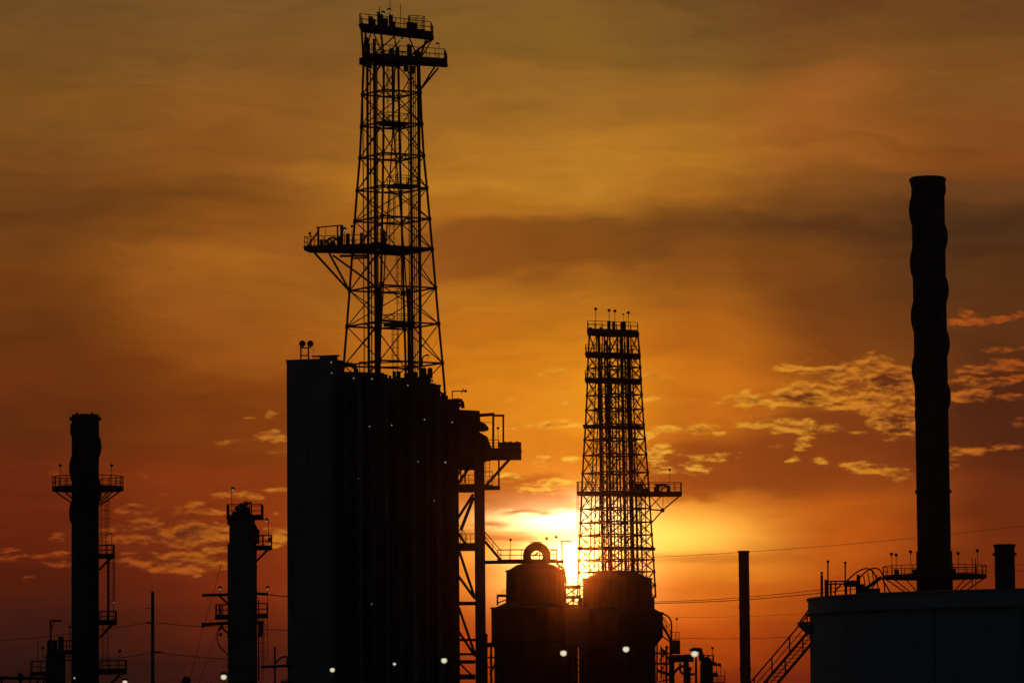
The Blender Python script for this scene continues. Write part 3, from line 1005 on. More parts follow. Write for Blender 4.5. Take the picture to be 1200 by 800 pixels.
# top deck
zt = at(421, 28.0, DD - 4.6).z
nr = at(420, 28, DD - 4.6)
rt0 = at(506, 28, DD + 1.4)
bk = Vector((0.2, 3.6, 0))
t4 = [nr, rt0, rt0 + bk, nr + bk]
platform(big, [(p.x, p.y) for p in t4], zt, 0.28, 1.15, None, 1.2)
def under(i, j, u):
    q_ = t4[i].lerp(t4[j], u)
    return Vector((q_.x, q_.y, zt - 0.36))


KC = [q_ for q_ in info[0][1]]              # right, far, left, near
for a_, t_ in ((KC[2], under(0, 2, .04)), (KC[2], under(3, 1, .06)), (KC[0], under(1, 3, .06)), (KC[1], under(2, 0, .06)), (KC[3], under(0, 1, .30))):
    MB().bar(a_, t_, 0.12, 8).build('leg', STEEL, big)
for a_, b2, t_ in ((KC[2], KC[3], under(0, 1, .18)), (KC[3], KC[0], under(0, 1, .66)), (KC[0], KC[1], under(1, 2, .5)), (KC[1], KC[2], under(3, 2, .45))):
    MB().bar(a_, t_, 0.075, 6).bar(b2, t_, 0.075, 6).build('cross_brace', STEEL, big)
mm = MB()
for x, yt, w, d_ in ((434.5, 20, .5, .8), (443.5, 14.5, .3, .5), (447, 17, .35, .5), (452, 22, .5, .6), (458, 18, .45, .5), (461, 26, .5, .6), (480, 26.5, .7, .8), (486, 28, .6, .8), (438, 23, .4, .6), (447.5, 24, .9, .8)):
    q = at(x, yt, DD - .3)
    MB().box((q.x, q.y), w, d_, zt, q.z).build('crown_block', STEEL, big)
an = MB()
for x, yt, r_ in ((457, -14, .03), (469.2, 5, .035), (444.8, 8, .05)):
    q = at(x, yt, DD)
    an.bar((q.x, q.y, zt), q, r_, 5)
an.build('antenna', STEEL, big)
# raised corner rail
q = at(488, 38, DD + .5)
rail_mb([(q.x - .7, q.y - 1.2, zt), (q.x + .9, q.y - .4, zt), (q.x + .6, q.y + 1.0, zt), (q.x - .9, q.y + .2, zt)], 1.55, True, .8, .04, 2).build('railing', STEEL, big)
for x, y in ((449, 18.5), (456, 15.2)):
    q = at(x, y + 4, DD - 1.2)
    small_lamp(big, (q.x, q.y, zt), at(x, y, DD).z - zt + .1, (0, 0, 0), True, 0.19)
for x, y in ((469.3, 46.8), (449.5, 123.3), (473.5, 195.5), (443, 292)):
    q = at(x, y, DD - 1.7)
    o = MB().bar(q + Vector((0, .1, .1)), q + Vector((0, 1.6, .1)), .04, 5).ball(q + Vector((0, .1, .08)), .12).build('lamp_fitting', STEEL, big)
    MB().ball(q, .10, 8, 6).build('bulb', BULB, o, True)


# ------------------------------------------------------------------ access tower on the right flank of the block
DA = 452.0
SA = mpx(DA)
acc_t = thing('access_tower', 'braced steel access tower with overhanging cabin deck on the right flank of the black block', 'tower', ground_at(at(561, 790, DA)))
a = at(561.5, 527, DA)
MB().box((a.x, a.y), 12.2 * SA, 1.1, 0, a.z).build('column', STEEL, acc_t)
a = at(561.0, 527, DA + 6.5)
MB().box((a.x, a.y), 9 * SA, .8, 0, a.z).build('column', STEEL, acc_t)


def pdeck(parent, x0, x1, ytop, ybot, D, depth, rail=None, name='deck', rh=1.1, step=1.2):
    p, q = at(x0, ytop, D), at(x1, ytop, D)
    z1 = (p.z + q.z) / 2
    z0 = at((x0 + x1) / 2, ybot, D).z
    o = MB().prism([(p.x, D), (q.x, D), (q.x, D + depth), (p.x, D + depth)], z0, z1).build(name, STEEL, parent)
    if rail is not None:
        c = [Vector((p.x, D + .05, z1)), Vector((q.x, D + .05, z1)), Vector((q.x, D + depth - .05, z1)), Vector((p.x, D + depth - .05, z1))]
        rb = MB()
        for i in rail:
            rail_mb([c[i], c[(i + 1) % 4]], rh, False, step, .035, 1, rb)
        rb.build('railing', STEEL, o)
    return o, z1


o, zd = pdeck(acc_t, 536, 611, 526, 534.8, DA - .9, 6.5)
p, q = at(584.5, 518, DA - .6), at(610.8, 518, DA - .6)
cb = MB().prism([(p.x, p.y), (q.x, q.y), (q.x, q.y + 4.5), (p.x, p.y + 4.5)], zd + .002, p.z)
for x in (592, 598, 606):
    t = at(x, 518, DA + .5)
    cb.box((t.x, t.y), .4, .5, p.z + .002, p.z + .13)
cb.bar(at(610, 528.5, DA), at(612.5, 528.5, DA), .05, 5)
cb.build('cabin', CLAD, acc_t)
fr = MB()
fr.beam(at(562, 486.4, DA), at(579.5, 485.2, DA), .34, .34)
fr.beam(at(577, 486.7, DA), at(591, 486.7, DA), .22, .22)
fr.beam(at(578, 487.5, DA), at(578, 526, DA), .24, .24)
fr.beam(at(589.8, 486.2, DA), at(589.8, 518, DA), .2, .2)
fr.bar(at(566, 494.2, DA), at(577, 494.6, DA), .025, 4)
fr.build('monorail_frame', STEEL, acc_t)
rb = MB()
p, q = at(571, 526, DA - .8), at(584.5, 526, DA - .8)
p.z = q.z = zd
rail_mb([p, q], 1.0, False, .7, .04, 2, rb)
rb.build('railing', STEEL, acc_t)
q = at(583.8, 526, DA - .7)
q.z = zd
small_lamp(acc_t, q, at(583, 502.5, DA).z - zd, (0, 0, 0), False, .14)
b = MB()
b.bar(at(600, 534.5, DA), at(568, 570, DA), .16, 6)
b.bar(at(584.6, 534.5, DA), at(584.6, 572, DA), .11, 6)
b.build('knee_brace', STEEL, acc_t)
o, z2 = pdeck(acc_t, 535, 556, 568, 574.5, DA - .6, 4.0, (0,), 'deck', 1.1, .6)
o, z2b = pdeck(acc_t, 567, 586, 568.8, 571.6, DA - .6, 4.0, None)
rb = MB()
p, q = at(567.5, 569, DA - .5), at(577, 569, DA - .5)
p.z = q.z = z2b
rail_mb([p, q], 1.55, False, .8, .035, 2, rb).build('railing', STEEL, acc_t)
l, c = ladder_mb(at(571.5, 560, DA), at(571.5, 535, DA), (1, 0, 0), .45, .035, False)
l.build('ladder', STEEL, acc_t)
MB().path([at(567, 537, DA), at(571.5, 538, DA), at(572, 534, DA)], .14, 8).build('drain_pipe', STEEL, acc_t)
b = MB()
for x0, y0, x1, y1, r_ in ((553.8, 542, 537, 566, .15), (548, 538, 536.5, 556, .12), (545, 540, 545, 566, .1), (540, 536, 540, 566, .09), (554.6, 578.7, 536.5, 607, .15), (555, 582, 540, 621, .18), (538, 645, 556, 699, .17), (536.8, 674, 556.5, 701, .15), (537.8, 712, 557, 767, .14), (537.8, 740, 557, 768.5, .14), (539, 777, 554, 792, .1)):
    b = MB()
    b.bar(at(x0, y0, DA), at(x1, y1, DA), r_, 6)
    b.build('brace', STEEL, acc_t)
for y, r_ in ((706.6, .2), (749.3, .14), (766, .13), (775, .2), (792.5, .28)):
    MB().beam(at(535, y, DA), at(557, y, DA), .3, r_ * 2).build('beam', STEEL, acc_t)
o, z3 = pdeck(acc_t, 534, 557, 637, 643.6, DA - .6, 4.0, (0,), 'deck', 1.1, .5)


def stair(parent, lo, hi, w, depth_dir, rail=True, name='stair', r=.045, rh=1.05, sh=.28):
    lo, hi = Vector(lo), Vector(hi)
    dd_ = Vector(depth_dir).normalized() * w
    mb = MB()
    for off in (Vector((0, 0, 0)), dd_):
        mb.beam(lo + off, hi + off, .05, sh)
    n = max(3, int(abs(hi.z - lo.z) / .22))
    for i in range(1, n):
        p = lo.lerp(hi, i / n)
        mb.beam(p, p + dd_, .26, .035)
    o = mb.build(name, STEEL, parent)
    if rail:
        rb = MB()
        for off in (Vector((0, 0, 0)), dd_):
            up = Vector((0, 0, rh))
            rb.bar(lo + off + up, hi + off + up, r, 5)
            rb.bar(lo + off + up * .5, hi + off + up * .5, r * .8, 4)
            m = max(2, int((hi - lo).length / 1.6))
            for i in range(m + 1):
                p = lo.lerp(hi, i / m) + off
                rb.bar(p, p + up, r, 5)
        rb.build('railing', STEEL, o)
    return o


stair(acc_t, at(547, 639, DA - .3), at(535.5, 622, DA - .3), 1.0, (0, 1, 0), True, 'stair', .03)

# footbridge from the tower to the drum on the right
DBR = 458.0
brg = thing('footbridge', 'railed steel footbridge between the access tower and the drum with a round opening', 'footbridge', ground_at(at(610, 658, DBR)))
o, zb3 = pdeck(brg, 567, 661, 656, 659.6, DBR, 1.4, None)
rb = MB()
for dy in (.05, 1.35):
    p, q = at(583, 656, DBR + dy), at(653, 656, DBR + dy)
    p.z = q.z = zb3
    rail_mb([p, q], 1.18, False, 1.25, .036, 1, rb)
rb.build('railing', STEEL, brg)
stair(brg, at(587, 656, DBR), at(568.5, 634, DBR), 1.0, (0, 1, 0), True, 'stair', .034)
q = at(598.5, 656, DBR + .1)
q.z = zb3
small_lamp(brg, q, at(598, 632.5, DBR).z - zb3, (0, 0, 0), False, .14)
for x in (648.5, 652):
    p = at(x, 656, DBR + .4)
    p.z = zb3
    MB().bar(p, p + Vector((0, 0, 1.2)), .04, 5).build('post', STEEL, brg)

# ------------------------------------------------------------------ right-hand drum house: two domed drums and their support
DV = 532.0
SV = mpx(DV)


def Z(px, py, D):
    return at(px, py, D).z


c = at(628, 740, DV)
dl = thing('drum', 'black drum tower with a round see-through opening on top, left of the sun', 'drum', ground_at(c))
cx_ = c.x
prof = [(49 * SV, 0), (49 * SV, Z(628, 757, DV)), (52 * SV, Z(628, 752, DV)), (52 * SV, Z(628, 713, DV)), (35 * SV, Z(628, 705.5, DV)), (34 * SV, Z(628, 669, DV)), (22 * SV, Z(628, 661.5, DV)), (12 * SV, Z(628, 659.5, DV)), (0.05, Z(628, 659, DV))]
MB().lathe((c.x, c.y), prof, 48, -.06).build('shell', RUSTY, dl)
for y, r_ in ((712, 52.4), (668.5, 34.4), (752, 52.4)):
    z = Z(628, y, DV)
    MB().lathe((c.x, c.y), [(r_ * SV, z - .1), ((r_ + .8) * SV, z - .08), ((r_ + .8) * SV, z + .08), (r_ * SV, z + .1)], 48).build('rim', STEEL, dl)
# the round opening: a short duct ring facing the viewer
rc = at(629, 651.5, DV - 1)
rg = MB()
nn = 36
for (ra, rb_, ya, yb) in ((16.2 * SV, 6.8 * SV, -1.1, 1.1),):
    vs, fs = [], []
    for k in range(nn):
        t = 2 * math.pi * k / nn
        for rr_, yy in ((ra, ya), (rb_, ya), (rb_, yb), (ra, yb)):
            vs.append((rc.x + rr_ * math.cos(t), rc.y + yy, rc.z + rr_ * math.sin(t)))
    for k in range(nn):
        for j in range(4):
            a, b = k * 4 + j, k * 4 + (j + 1) % 4
            a2, b2 = ((k + 1) % nn) * 4 + j, ((k + 1) % nn) * 4 + (j + 1) % 4
            fs.append((a, b, b2, a2))
    rg.add(vs, fs)
rg.bar(rc + Vector((-.9, .5, .1)), rc + Vector((.9, .5, .1)), .06, 5).bar(rc + Vector((.35, .5, -.9)), rc + Vector((.35, .5, .9)), .07, 5)
rg.bar(rc + Vector((-.9, .6, -.35)), rc + Vector((.9, .6, -.35)), .05, 5).bar(rc + Vector((-.3, .6, .1)), rc + Vector((.2, .6, .55)), .12, 5)
rg.build('round_opening', STEEL, dl)
rc2 = rc + Vector((0, 0, 16.3 * SV))
MB().bar(rc2 + Vector((-.95, 0, .05)), rc2 + Vector((.95, 0, .05)), .05, 5).bar(rc2 + Vector((-.5, 0, -.2)), rc2 + Vector((-.5, 0, .1)), .04, 5).bar(rc2 + Vector((.5, 0, -.2)), rc2 + Vector((.5, 0, .1)), .04, 5).build('lifting_bar', STEEL, dl)
# saddle under the ring
q = at(629, 662, DV - 1)
MB().box((q.x, q.y), 24 * SV, 2.6, Z(629, 668, DV), Z(629, 661, DV)).build('saddle', STEEL, dl)
# small ledge on the left shoulder
m_ = MB()
p, q = at(582.5, 697.5, DV - .5), at(594, 697.5, DV - .5)
m_.beam(p, q, 1.4, .3)
m_.beam(at(583, 697, DV - .5), at(583, 709, DV - .5), .22, .22)
m_.bar(at(583, 706, DV), at(594, 702, DV), .08, 5)
o = m_.build('ledge', STEEL, dl)
p, q = at(588.5, 697, DV - 1), at(594.5, 697, DV - 1)
rail_mb([p, q], .65, False, .6, .03, 1).build('railing', STEEL, o)
# brackets, rails and lamps along its right side
m_ = MB()
p, q = at(644, 657.5, DV - 1.5), at(660, 657.5, DV - 1.5)
m_.beam(p, q, 1.6, .3)
m_.build('ledge', STEEL, dl)
p, q = at(645, 656.5, DV - 2.2), at(652.3, 656.5, DV - 2.2)
rail_mb([p, q], 1.3, False, .5, .05, 2).build('railing', STEEL, dl)
for x, yt in ((641, 631.5), (652, 629.8)):
    f = at(x, 657, DV - 1)
    small_lamp(dl, f, Z(x, yt, DV) - f.z, (0, 0, 0), False, .2, .022)
m_ = MB()
m_.bar(at(659, 672, DV), at(658.4, 633.2, DV), .12, 6).beam(at(658, 633.4, DV), at(670, 633.8, DV), .25, .18)
m_.build('lamp_arm', STEEL, dl)
m_ = MB()
for x0, y0, x1, y1 in ((652, 660, 661, 666.5), (661, 666, 663.5, 684), (655, 662, 655, 667)):
    m_.bar(at(x0, y0, DV - .5), at(x1, y1, DV - .5), .16, 6)
m_.build('shoulder_pipe', STEEL, dl)

c = at(724, 740, DV + 1)
dr = thing('drum', 'black drum tower with a flat-topped conical roof, directly below the second derrick', 'drum', ground_at(c))
prof = [(44 * SV, 0), (44 * SV, Z(724, 757, DV)), (53 * SV, Z(724, 746, DV)), (53 * SV, Z(724, 718.5, DV)), (42 * SV, Z(724, 712, DV)), (41 * SV, Z(724, 705.5, DV)), (40.5 * SV, Z(724, 678.5, DV)), (22 * SV, Z(724, 669.5, DV)), (.05, Z(724, 668.3, DV))]
MB().lathe((c.x, c.y), prof, 48, -.06).build('shell', RUSTY, dr)
for y, r_ in ((718, 53.2), (678, 40.8)):
    z = Z(724, y, DV)
    MB().lathe((c.x, c.y), [(r_ * SV, z - .1), ((r_ + .8) * SV, z - .08), ((r_ + .8) * SV, z + .08), (r_ * SV, z + .1)], 48).build('rim', STEEL, dr)
# gooseneck and stair on its right flank
pts = [at(775.5, 718.5, DV)] + [at(775.5 + 11.3 * math.sin(t), 731 - 12 * math.cos(t), DV) for t in (.25, .55, .85, 1.15, 1.4)] + [at(786.9, 733, DV), at(787, 757, DV)]
MB().path(pts, .115, 8).build('gooseneck_pipe', STEEL, dr, True)
stair(dr, at(786.5, 750, DV - .5), at(775.5, 731, DV - .5), .9, (0, 1, 0), True, 'stair', .035)
m_ = MB()
m_.bar(at(776, 733, DV), at(786, 747, DV), .06, 5).bar(at(777, 722, DV), at(785, 733, DV), .05, 5).bar(at(776, 745, DV), at(786, 752, DV), .1, 5)
m_.build('brace', STEEL, dr)
p, q = at(785, 750, DV - 1.2), at(797, 750, DV - 1.2)
m_ = MB().prism([(p.x, p.y), (q.x, q.y), (q.x, q.y + 2), (p.x, p.y + 2)], Z(790, 766, DV), p.z)
m_.build('junction_house', CLAD, dr)
rail_mb([at(786.5, 749.6, DV - 1.2), at(796.5, 749.6, DV - 1.2), at(796.5, 749.6, DV + .6)], 1.0, False, .5, .035, 2).build('railing', STEEL, dr)
f = at(793.5, 749.6, DV - 1.1)
small_lamp(dr, f, Z(793, 725.5, DV) - f.z, (0, 0, 0), False, .14, .025)
m_ = MB()
for x0, y0, x1, y1, r_ in ((770, 750, 770, 800, .12), (781, 756, 781, 800, .16), (786, 766, 786, 800, .2), (778, 760, 778, 800, .06), (772, 762, 780, 762, .06), (773, 788, 781, 775, .07), (772, 798, 784, 796, .1), (774, 757, 783, 772, .12), (783, 757, 773, 774, .1), (766, 765, 784, 765, .12), (766, 777, 784, 777, .14), (775, 760, 775, 795, .12), (770, 785, 785, 790, .2)):
    m_.bar(at(x0, y0, DV - .5), at(x1, y1, DV - .5), r_, 6)
m_.build('pipe_frame', STEEL, dr)

# frames of light steelwork in the gap between the drums
fw = thing('access_stair', 'open stair frame in the bright gap between the two drum towers', 'stair frame', ground_at(at(671, 720, DV - 6)))
DG = DV - 6
m_ = MB()
for x in (663, 671.5, 679):
    m_.bar((at(x, 720, DG).x, DG, 0), at(x, 685 if x > 665 else 678, DG), .10, 6)
m_.build('post', STEEL, fw)
for y in (686.5, 698.5, 709):
    pdeck(fw, 661.5, 681, y, y + 2.4, DG - .5, 1.6, (0,), 'deck', 1.0, .45)
m_ = MB()
m_.bar(at(663, 708, DG), at(679, 698, DG), .1, 5).bar(at(663, 697, DG), at(679, 687, DG), .1, 5).bar(at(664, 688, DG), at(676, 697, DG), .07, 5).bar(at(668, 700, DG), at(680, 709, DG), .07, 5)
m_.build('stair', STEEL, fw)
m_ = MB()
p, q = at(662, 712, DG - .3), at(690, 712, DG - .3)
m_.prism([(p.x, p.y), (q.x, q.y), (q.x, q.y + 3), (p.x, p.y + 3)], Z(676, 758, DG), p.z)
m_.build('wall', STEEL, fw)
m_ = MB()
for y in (765, 772, 779, 786):
    m_.beam(at(677, y, DG), at(690, y + .4, DG), .3, .25)
m_.bar(at(679, 760, DG), at(689, 778, DG), .12, 5).bar(at(689, 760, DG), at(679, 778, DG), .12, 5)
for x in (679, 684.5):
    m_.bar((at(x, 760, DG).x, DG, 0), at(x, 757, DG), .14, 6)
m_.build('pipe_frame', STEEL, fw)
# low beam on the far left of the drums
m_ = thing('pipe_rack', 'low steel pipe rack bridging from the access tower to the drum on the left', 'pipe rack', ground_at(at(574, 790, DV - 20)))
D_ = DV - 20
MB().beam(at(566, 755.3, D_), at(586, 755.3, D_), .6, .55).build('beam', STEEL, m_)
for y in (770, 781):
    MB().beam(at(566, y, D_), at(586, y, D_), .3, .18).build('beam', STEEL, m_)
for x, yt in ((570, 742), (575.5, 757), (584, 757)):
    MB().beam((at(x, 790, D_).x, D_, 0), at(x, yt, D_), .28, .28).build('post', STEEL, m_)
k_ = at(578, 788, D_)
MB().bar((k_.x - .4, D_, Z(578, 790, D_)), (k_.x + .3, D_, Z(578, 776, D_)), .12, 6).build('pipe', STEEL, m_)

# ------------------------------------------------------------------ second derrick, behind the drums
DS = 549.0
SS = mpx(DS)
sup = thing('support_block', 'black support block mostly hidden behind the flat-topped drum, carrying the second derrick', 'building', ground_at(at(722, 720, DS)))
p, q = at(679, 703, DS - 5), at(767, 703, DS - 5)
zsup = Z(722, 701, DS)
MB().prism([(p.x, p.y), (q.x, q.y), (q.x, q.y + 12), (p.x, p.y + 12)], 0, zsup).build('wall', CLAD, sup)
for x in (681, 702, 723, 744, 764):
    t = at(x, 704, DS - 5.3)
    MB().beam((t.x, t.y, 0), (t.x, t.y, zsup - .2), .35, .35).build('column', STEEL, sup)
b2 = at(722, 701, DS)
sec = thing('lattice_derrick', 'shorter, denser lattice derrick with a platform reaching right, just right of the sun', 'derrick', Vector((b2.x, b2.y, zsup)))
LV2 = [(392, 28.5), (416, 30), (431, 30.7), (445, 31.3), (463, 32), (480, 33), (498, 34), (515, 35.3), (533, 36.5), (554, 38), (577, 39.3), (596, 40.4), (612, 41.2), (627, 42), (642, 42.8), (656, 43.5), (670, 44.2), (686, 45), (700, 45.6)]
info2 = derrick(sec, DS, R(-10), LV2, 719.5, 0.125, 0.085, 0.07)
for j in range(len(info2) - 1):
    for k in range(4):
        a0, a1 = info2[j][1][k], info2[j][1][(k + 1) % 4]
        b0, b1 = info2[j + 1][1][k], info2[j + 1][1][(k + 1) % 4]
        m_ = MB()
        # three narrow panels a face: X, plain, X
        t0, t1 = a0.lerp(a1, .36), a0.lerp(a1, .64)
        u0, u1 = b0.lerp(b1, .36), b0.lerp(b1, .64)
        m_.bar(a0, u0, .055, 5).bar(t0, b0, .055, 5).bar(t1, b1, .055, 5).bar(a1, u1, .055, 5)
        m_.bar(t0, u0, .085, 5).bar(t1, u1, .085, 5).bar(a0.lerp(u0, .5), a1.lerp(u1, .5), .03, 4)
        if j % 2:
            m_.bar(t0, u1, .045, 5).bar(t1, u0, .045, 5)
        m_.build('cross_brace', STEEL, sec)
for i, (x, dy, r_, yt) in enumerate(((701.5, -1.4, .21, 392), (704.6, .8, .09, 417), (708.3, -.3, .13, 394), (711.3, .9, .16, 398), (716.6, -1.3, .10, 447), (713.7, 1.7, .06, 447), (728.2, -1.1, .22, 392), (731.6, 1.4, .09, 400), (735.6, -.2, .22, 393), (738.6, 1.5, .09, 417), (742.2, -.9, .08, 445), (721, .2, .09, 447), (724.4, 1.1, .06, 447), (746.2, 1, .1, 577), (751, .4, .1, 577), (756, 1.6, .08, 577))):
    t = at(x, yt, DS + dy)
    dxl = (700 - yt) * 0.004
    bx = t.x + dxl * SS * 2
    MB().bar((bx, t.y, zsup), t, r_, 8).build('guide_pipe', STEEL, sec)
G1 = Vector((math.cos(R(28)), math.sin(R(28)), 0))
G2 = Vector((-math.sin(R(28)), math.cos(R(28)), 0))


def sq_deck(y, x0, x1, thick, rail_h, off=0.0, step=1.1):
    a_, b_ = at(x0, y, DS - 4.0), at(x1, y, DS - 0.6)
    z = at(x0, y - .8, DS - 4.0).z + off
    bk_ = Vector((0.2, 4.6, 0))
    return platform(sec, [(v.x, v.y) for v in (a_, b_, b_ + bk_, a_ + bk_)], z, thick, rail_h, None, step, 'platform', STEEL, .042), z


o, ztop2 = sq_deck(386.5, 687.5, 748, .36, 1.15)
sq_deck(414, 685.2, 750.5, .2, 1.1)
sq_deck(444, 684.8, 751.5, .2, 1.05)
sq_deck(498, 682.5, 755, .14, 0)
sq_deck(577, 675.5, 762, .2, 1.35)
sq_deck(641.5, 675.5, 768, .14, 0)
# the long cantilever on the right
p = at(745, 577, DS - 1.6)
q = at(799.5, 577, DS - 1.2)
zc = Z(722, 577, DS) - .004
zc = Z(770, 577.2, DS)
platform(sec, [(p.x, p.y), (q.x, q.y), (q.x, q.y + 3.6), (p.x, p.y + 3.6)], zc, .34, 1.3, [0, 1, 2], .8)
m_ = MB()
for dy in (-1.2, 1.9):
    D_ = DS + dy
    m_.bar(at(798, 579.5, D_), at(776.5, 597.5, D_), .09, 6).bar(at(776.5, 597.5, D_), at(762.5, 613.5, D_), .09, 6)
    m_.bar(at(776.5, 597.8, D_), at(760, 596.5, D_), .10, 6)
    m_.bar(at(760, 596, D_), at(776, 580, D_), .07, 6).bar(at(776, 596, D_), at(762, 581, D_), .06, 6)
    m_.bar(at(777, 580, D_), at(777, 596, D_), .04, 5)
    m_.ball(at(776.3, 597.6, D_), .3, 8, 6)
m_.bar(at(776.5, 597.5, DS - 1.2), at(776.5, 597.5, DS + 1.9), .09, 6)
m_.build('bracket', STEEL, sec)
m_ = MB()
for i, (x, w, h, d_) in enumerate(((745, .6, .8, .5), (750, .9, 1.1, .5), (756, .8, .6, .5), (768.5, .5, .7, .4), (771, .5, 1.1, .5), (783.5, .45, .9, .5))):
    t = at(x, 577, DS - .4)
    m_.box((t.x, t.y), w, d_, zc, zc + h)
for x, y, r_ in ((771, 569.5, 1.6), (780, 569.5, 1.8), (783, 571.5, 1.6), (748, 568.5, 1.8), (752.5, 568.5, 1.6)):
    t = at(x, y, DS - .3)
    m_.bar(t - Vector((0, .3, 0)), t + Vector((0, .3, 0)), r_ * SS, 12)
m_.bar(at(772, 568.5, DS - .3), at(781, 567.8, DS - .3), .14, 6).bar(at(774, 575.5, DS - .3), at(779, 570, DS - .3), .08, 5)
m_.build('winch', STEEL, sec)
t = at(785, 577, DS - .5)
t.z = zc
small_lamp(sec, t, Z(785, 551, DS) - zc, (0, 0, 0), False, .17, .03)
for x, y in ((698.3, 362.8), (714, 364.5), (720.8, 365.2), (736.5, 367.2)):
    t = at(x, 386, DS - .5)
    t.z = ztop2
    small_lamp(sec, t, Z(x, y, DS) - ztop2, (0, 0, 0), False, .20, .04)
t = at(730.5, 386, DS)
t.z = ztop2
small_lamp(sec, t, Z(730.5, 368.5, DS) - ztop2, (0, 0, 0), False, .12, .025)
m_ = MB()
for x, yt, w in ((692, 383.5, .4), (704, 383, .35), (713.5, 376, .45), (719, 377, .4), (728.5, 377.5, .35), (731.5, 376.5, .45)):
    t = at(x, yt, DS)
    MB().box((t.x, t.y), w, .5, ztop2, t.z).build('crown_block', STEEL, sec)
for xa, xb, dy, y0, y1, st0 in ((703, 716, -.8, 400, 690, 15), (716, 728, .4, 450, 690, 13), (728.5, 741, -.6, 400, 690, 16), (709, 735, 1.4, 455, 690, 22), (689, 702, 1.2, 440, 690, 24), (741, 752, 1.0, 440, 690, 24)):
    y, k = y0, 0
    pts = []
    while y < y1:
        u = (xa if k % 2 else xb)
        pts.append(at(u + (y - 545) * (.02 if u > 720 else -.02), y, DS + dy))
        y += st0
        k += 1
    MB().path(pts, .05, 5).build('inner_brace', STEEL, sec)
m_ = MB()
for x, y, w in ((699, 480, 1.0), (709, 514, .8), (717, 553, 1.0), (740, 516, .9), (743, 552, .8), (701, 595, 1.1), (712, 595, .8), (732, 612, 1.2), (744, 627, 1.0), (700, 627, .8), (716, 642, 1.0), (740, 655, .7), (700, 656, .9), (718, 656, .9)):
    t = at(x, y, DS + rng.uniform(-1, 1))
    MB().box((t.x, t.y), w * .55, .5, t.z - .22, t.z + .22).build('clamp', STEEL, sec)
l, c_ = ladder_mb(at(679.8, 641, DS - 2), at(679.8, 565, DS - 2), (1, 0, 0), .5, .035, True, (-.4, -1, 0))
lo = l.build('ladder', STEEL, sec)
c_.build('safety_cage', STEEL, lo)
l, c_ = ladder_mb(at(720, 575, DS + .8), at(719, 446, DS + .8), (1, 0, 0), .5, .035, True)
lo = l.build('ladder', STEEL, sec)
c_.build('safety_cage', STEEL, lo)


# ------------------------------------------------------------------ chimneys
def chimney(name, label, px, D, ytop, w, ybot_strake, pitch_px, phase, strake=3.2, m=STACKM, flange=0.0):
    s_ = mpx(D)
    tip = at(px, ytop, D)
    rt = thing(name, label, 'chimney', Vector((tip.x, D, 0)))
    r_ = w * s_ / 2
    H = tip.z
    pr = [(r_ * 1.02, 0), (r_ * 1.02, H * .06)]
    pr += [(r_ * 1.004, H * .06 + .01), (r_, H - .02), (r_, H), (r_ * .93, H), (r_ * .93, H - 2.0)]
    MB().lathe((tip.x, D), pr, 48).build('shell', m, rt, True)
    for i in range(1, 8):
        z = H * i / 8
        MB().lathe((tip.x, D), [(r_ + .002, z - .06), (r_ + .05, z - .05), (r_ + .05, z + .05), (r_ + .002, z + .06)], 48).build('ring_flange', m, rt, True)
    z0 = at(px, ybot_strake, D).z
    z1 = H - (0.7 if not flange else 0.9)
    pitch = pitch_px * s_
    if strake:
        hs = strake * s_
        for k in range(3):
            vs, fs = [], []
            n = int((z1 - z0) / pitch * 64)
            for i in range(n + 1):
                z = z0 + (z1 - z0) * i / n
                t = phase + 2 * math.pi * (k / 3.0 + (z - z0) / pitch)
                tap = min(1, (i + 2) / 6, (n - i + 2) / 6)
                for rr_, dz in ((r_ - .02, -.05), (r_ + hs * tap, -.03), (r_ + hs * tap, .03), (r_ - .02, .05)):
                    vs.append((tip.x + rr_ * math.cos(t), D + rr_ * math.sin(t), z + dz))
            for i in range(n):
                for j in range(4):
                    a, b = i * 4 + j, i * 4 + (j + 1) % 4
                    fs.append((a, b, b + 4, a + 4))
            fs += [(3, 2, 1, 0), (n * 4, n * 4 + 1, n * 4 + 2, n * 4 + 3)]
            mb_ = MB()
            mb_.add(vs, fs)
            mb_.build('helical_strake', m, rt)
    return rt, tip, r_, s_


def ring_platform(rt, cx, D, y, ro_px, ri, s_, px, thick=.3, rail_h=1.1, braces=True, nseg=24, arc=None):
    z = at(px, y, D).z
    ro = ro_px * s_
    n = nseg
    vs, fs = [], []
    for k in range(n):
        t = 2 * math.pi * k / n
        for rr_, zz_ in ((ri, z - thick), (ro, z - thick), (ro, z), (ri, z)):
            vs.append((cx + rr_ * math.cos(t), D + rr_ * math.sin(t), zz_))
    for k in range(n):
        for j in range(4):
            a, b = k * 4 + j, k * 4 + (j + 1) % 4
            a2, b2 = ((k + 1) % n) * 4 + j, ((k + 1) % n) * 4 + (j + 1) % 4
            fs.append((a, a2, b2, b))
    mb_ = MB()
    mb_.add(vs, fs)
    o = mb_.build('platform', STEEL, rt)
    pts = [(cx + (ro - .06) * math.cos(2 * math.pi * k / n), D + (ro - .06) * math.sin(2 * math.pi * k / n), z) for k in range(n)]
    rail_mb(pts, rail_h, True, 1.4, .042, 1).build('railing', STEEL, o)
    if braces:
        mb_ = MB()
        for k in range(8):
            t = 2 * math.pi * (k + .05) / 8
            mb_.bar((cx + (ro - .3) * math.cos(t), D + (ro - .3) * math.sin(t), z - thick), (cx + ri * math.cos(t), D + ri * math.sin(t), z - thick - (ro - ri) * .62), .07, 6)
        mb_.build('bracket', STEEL, o)
    return z


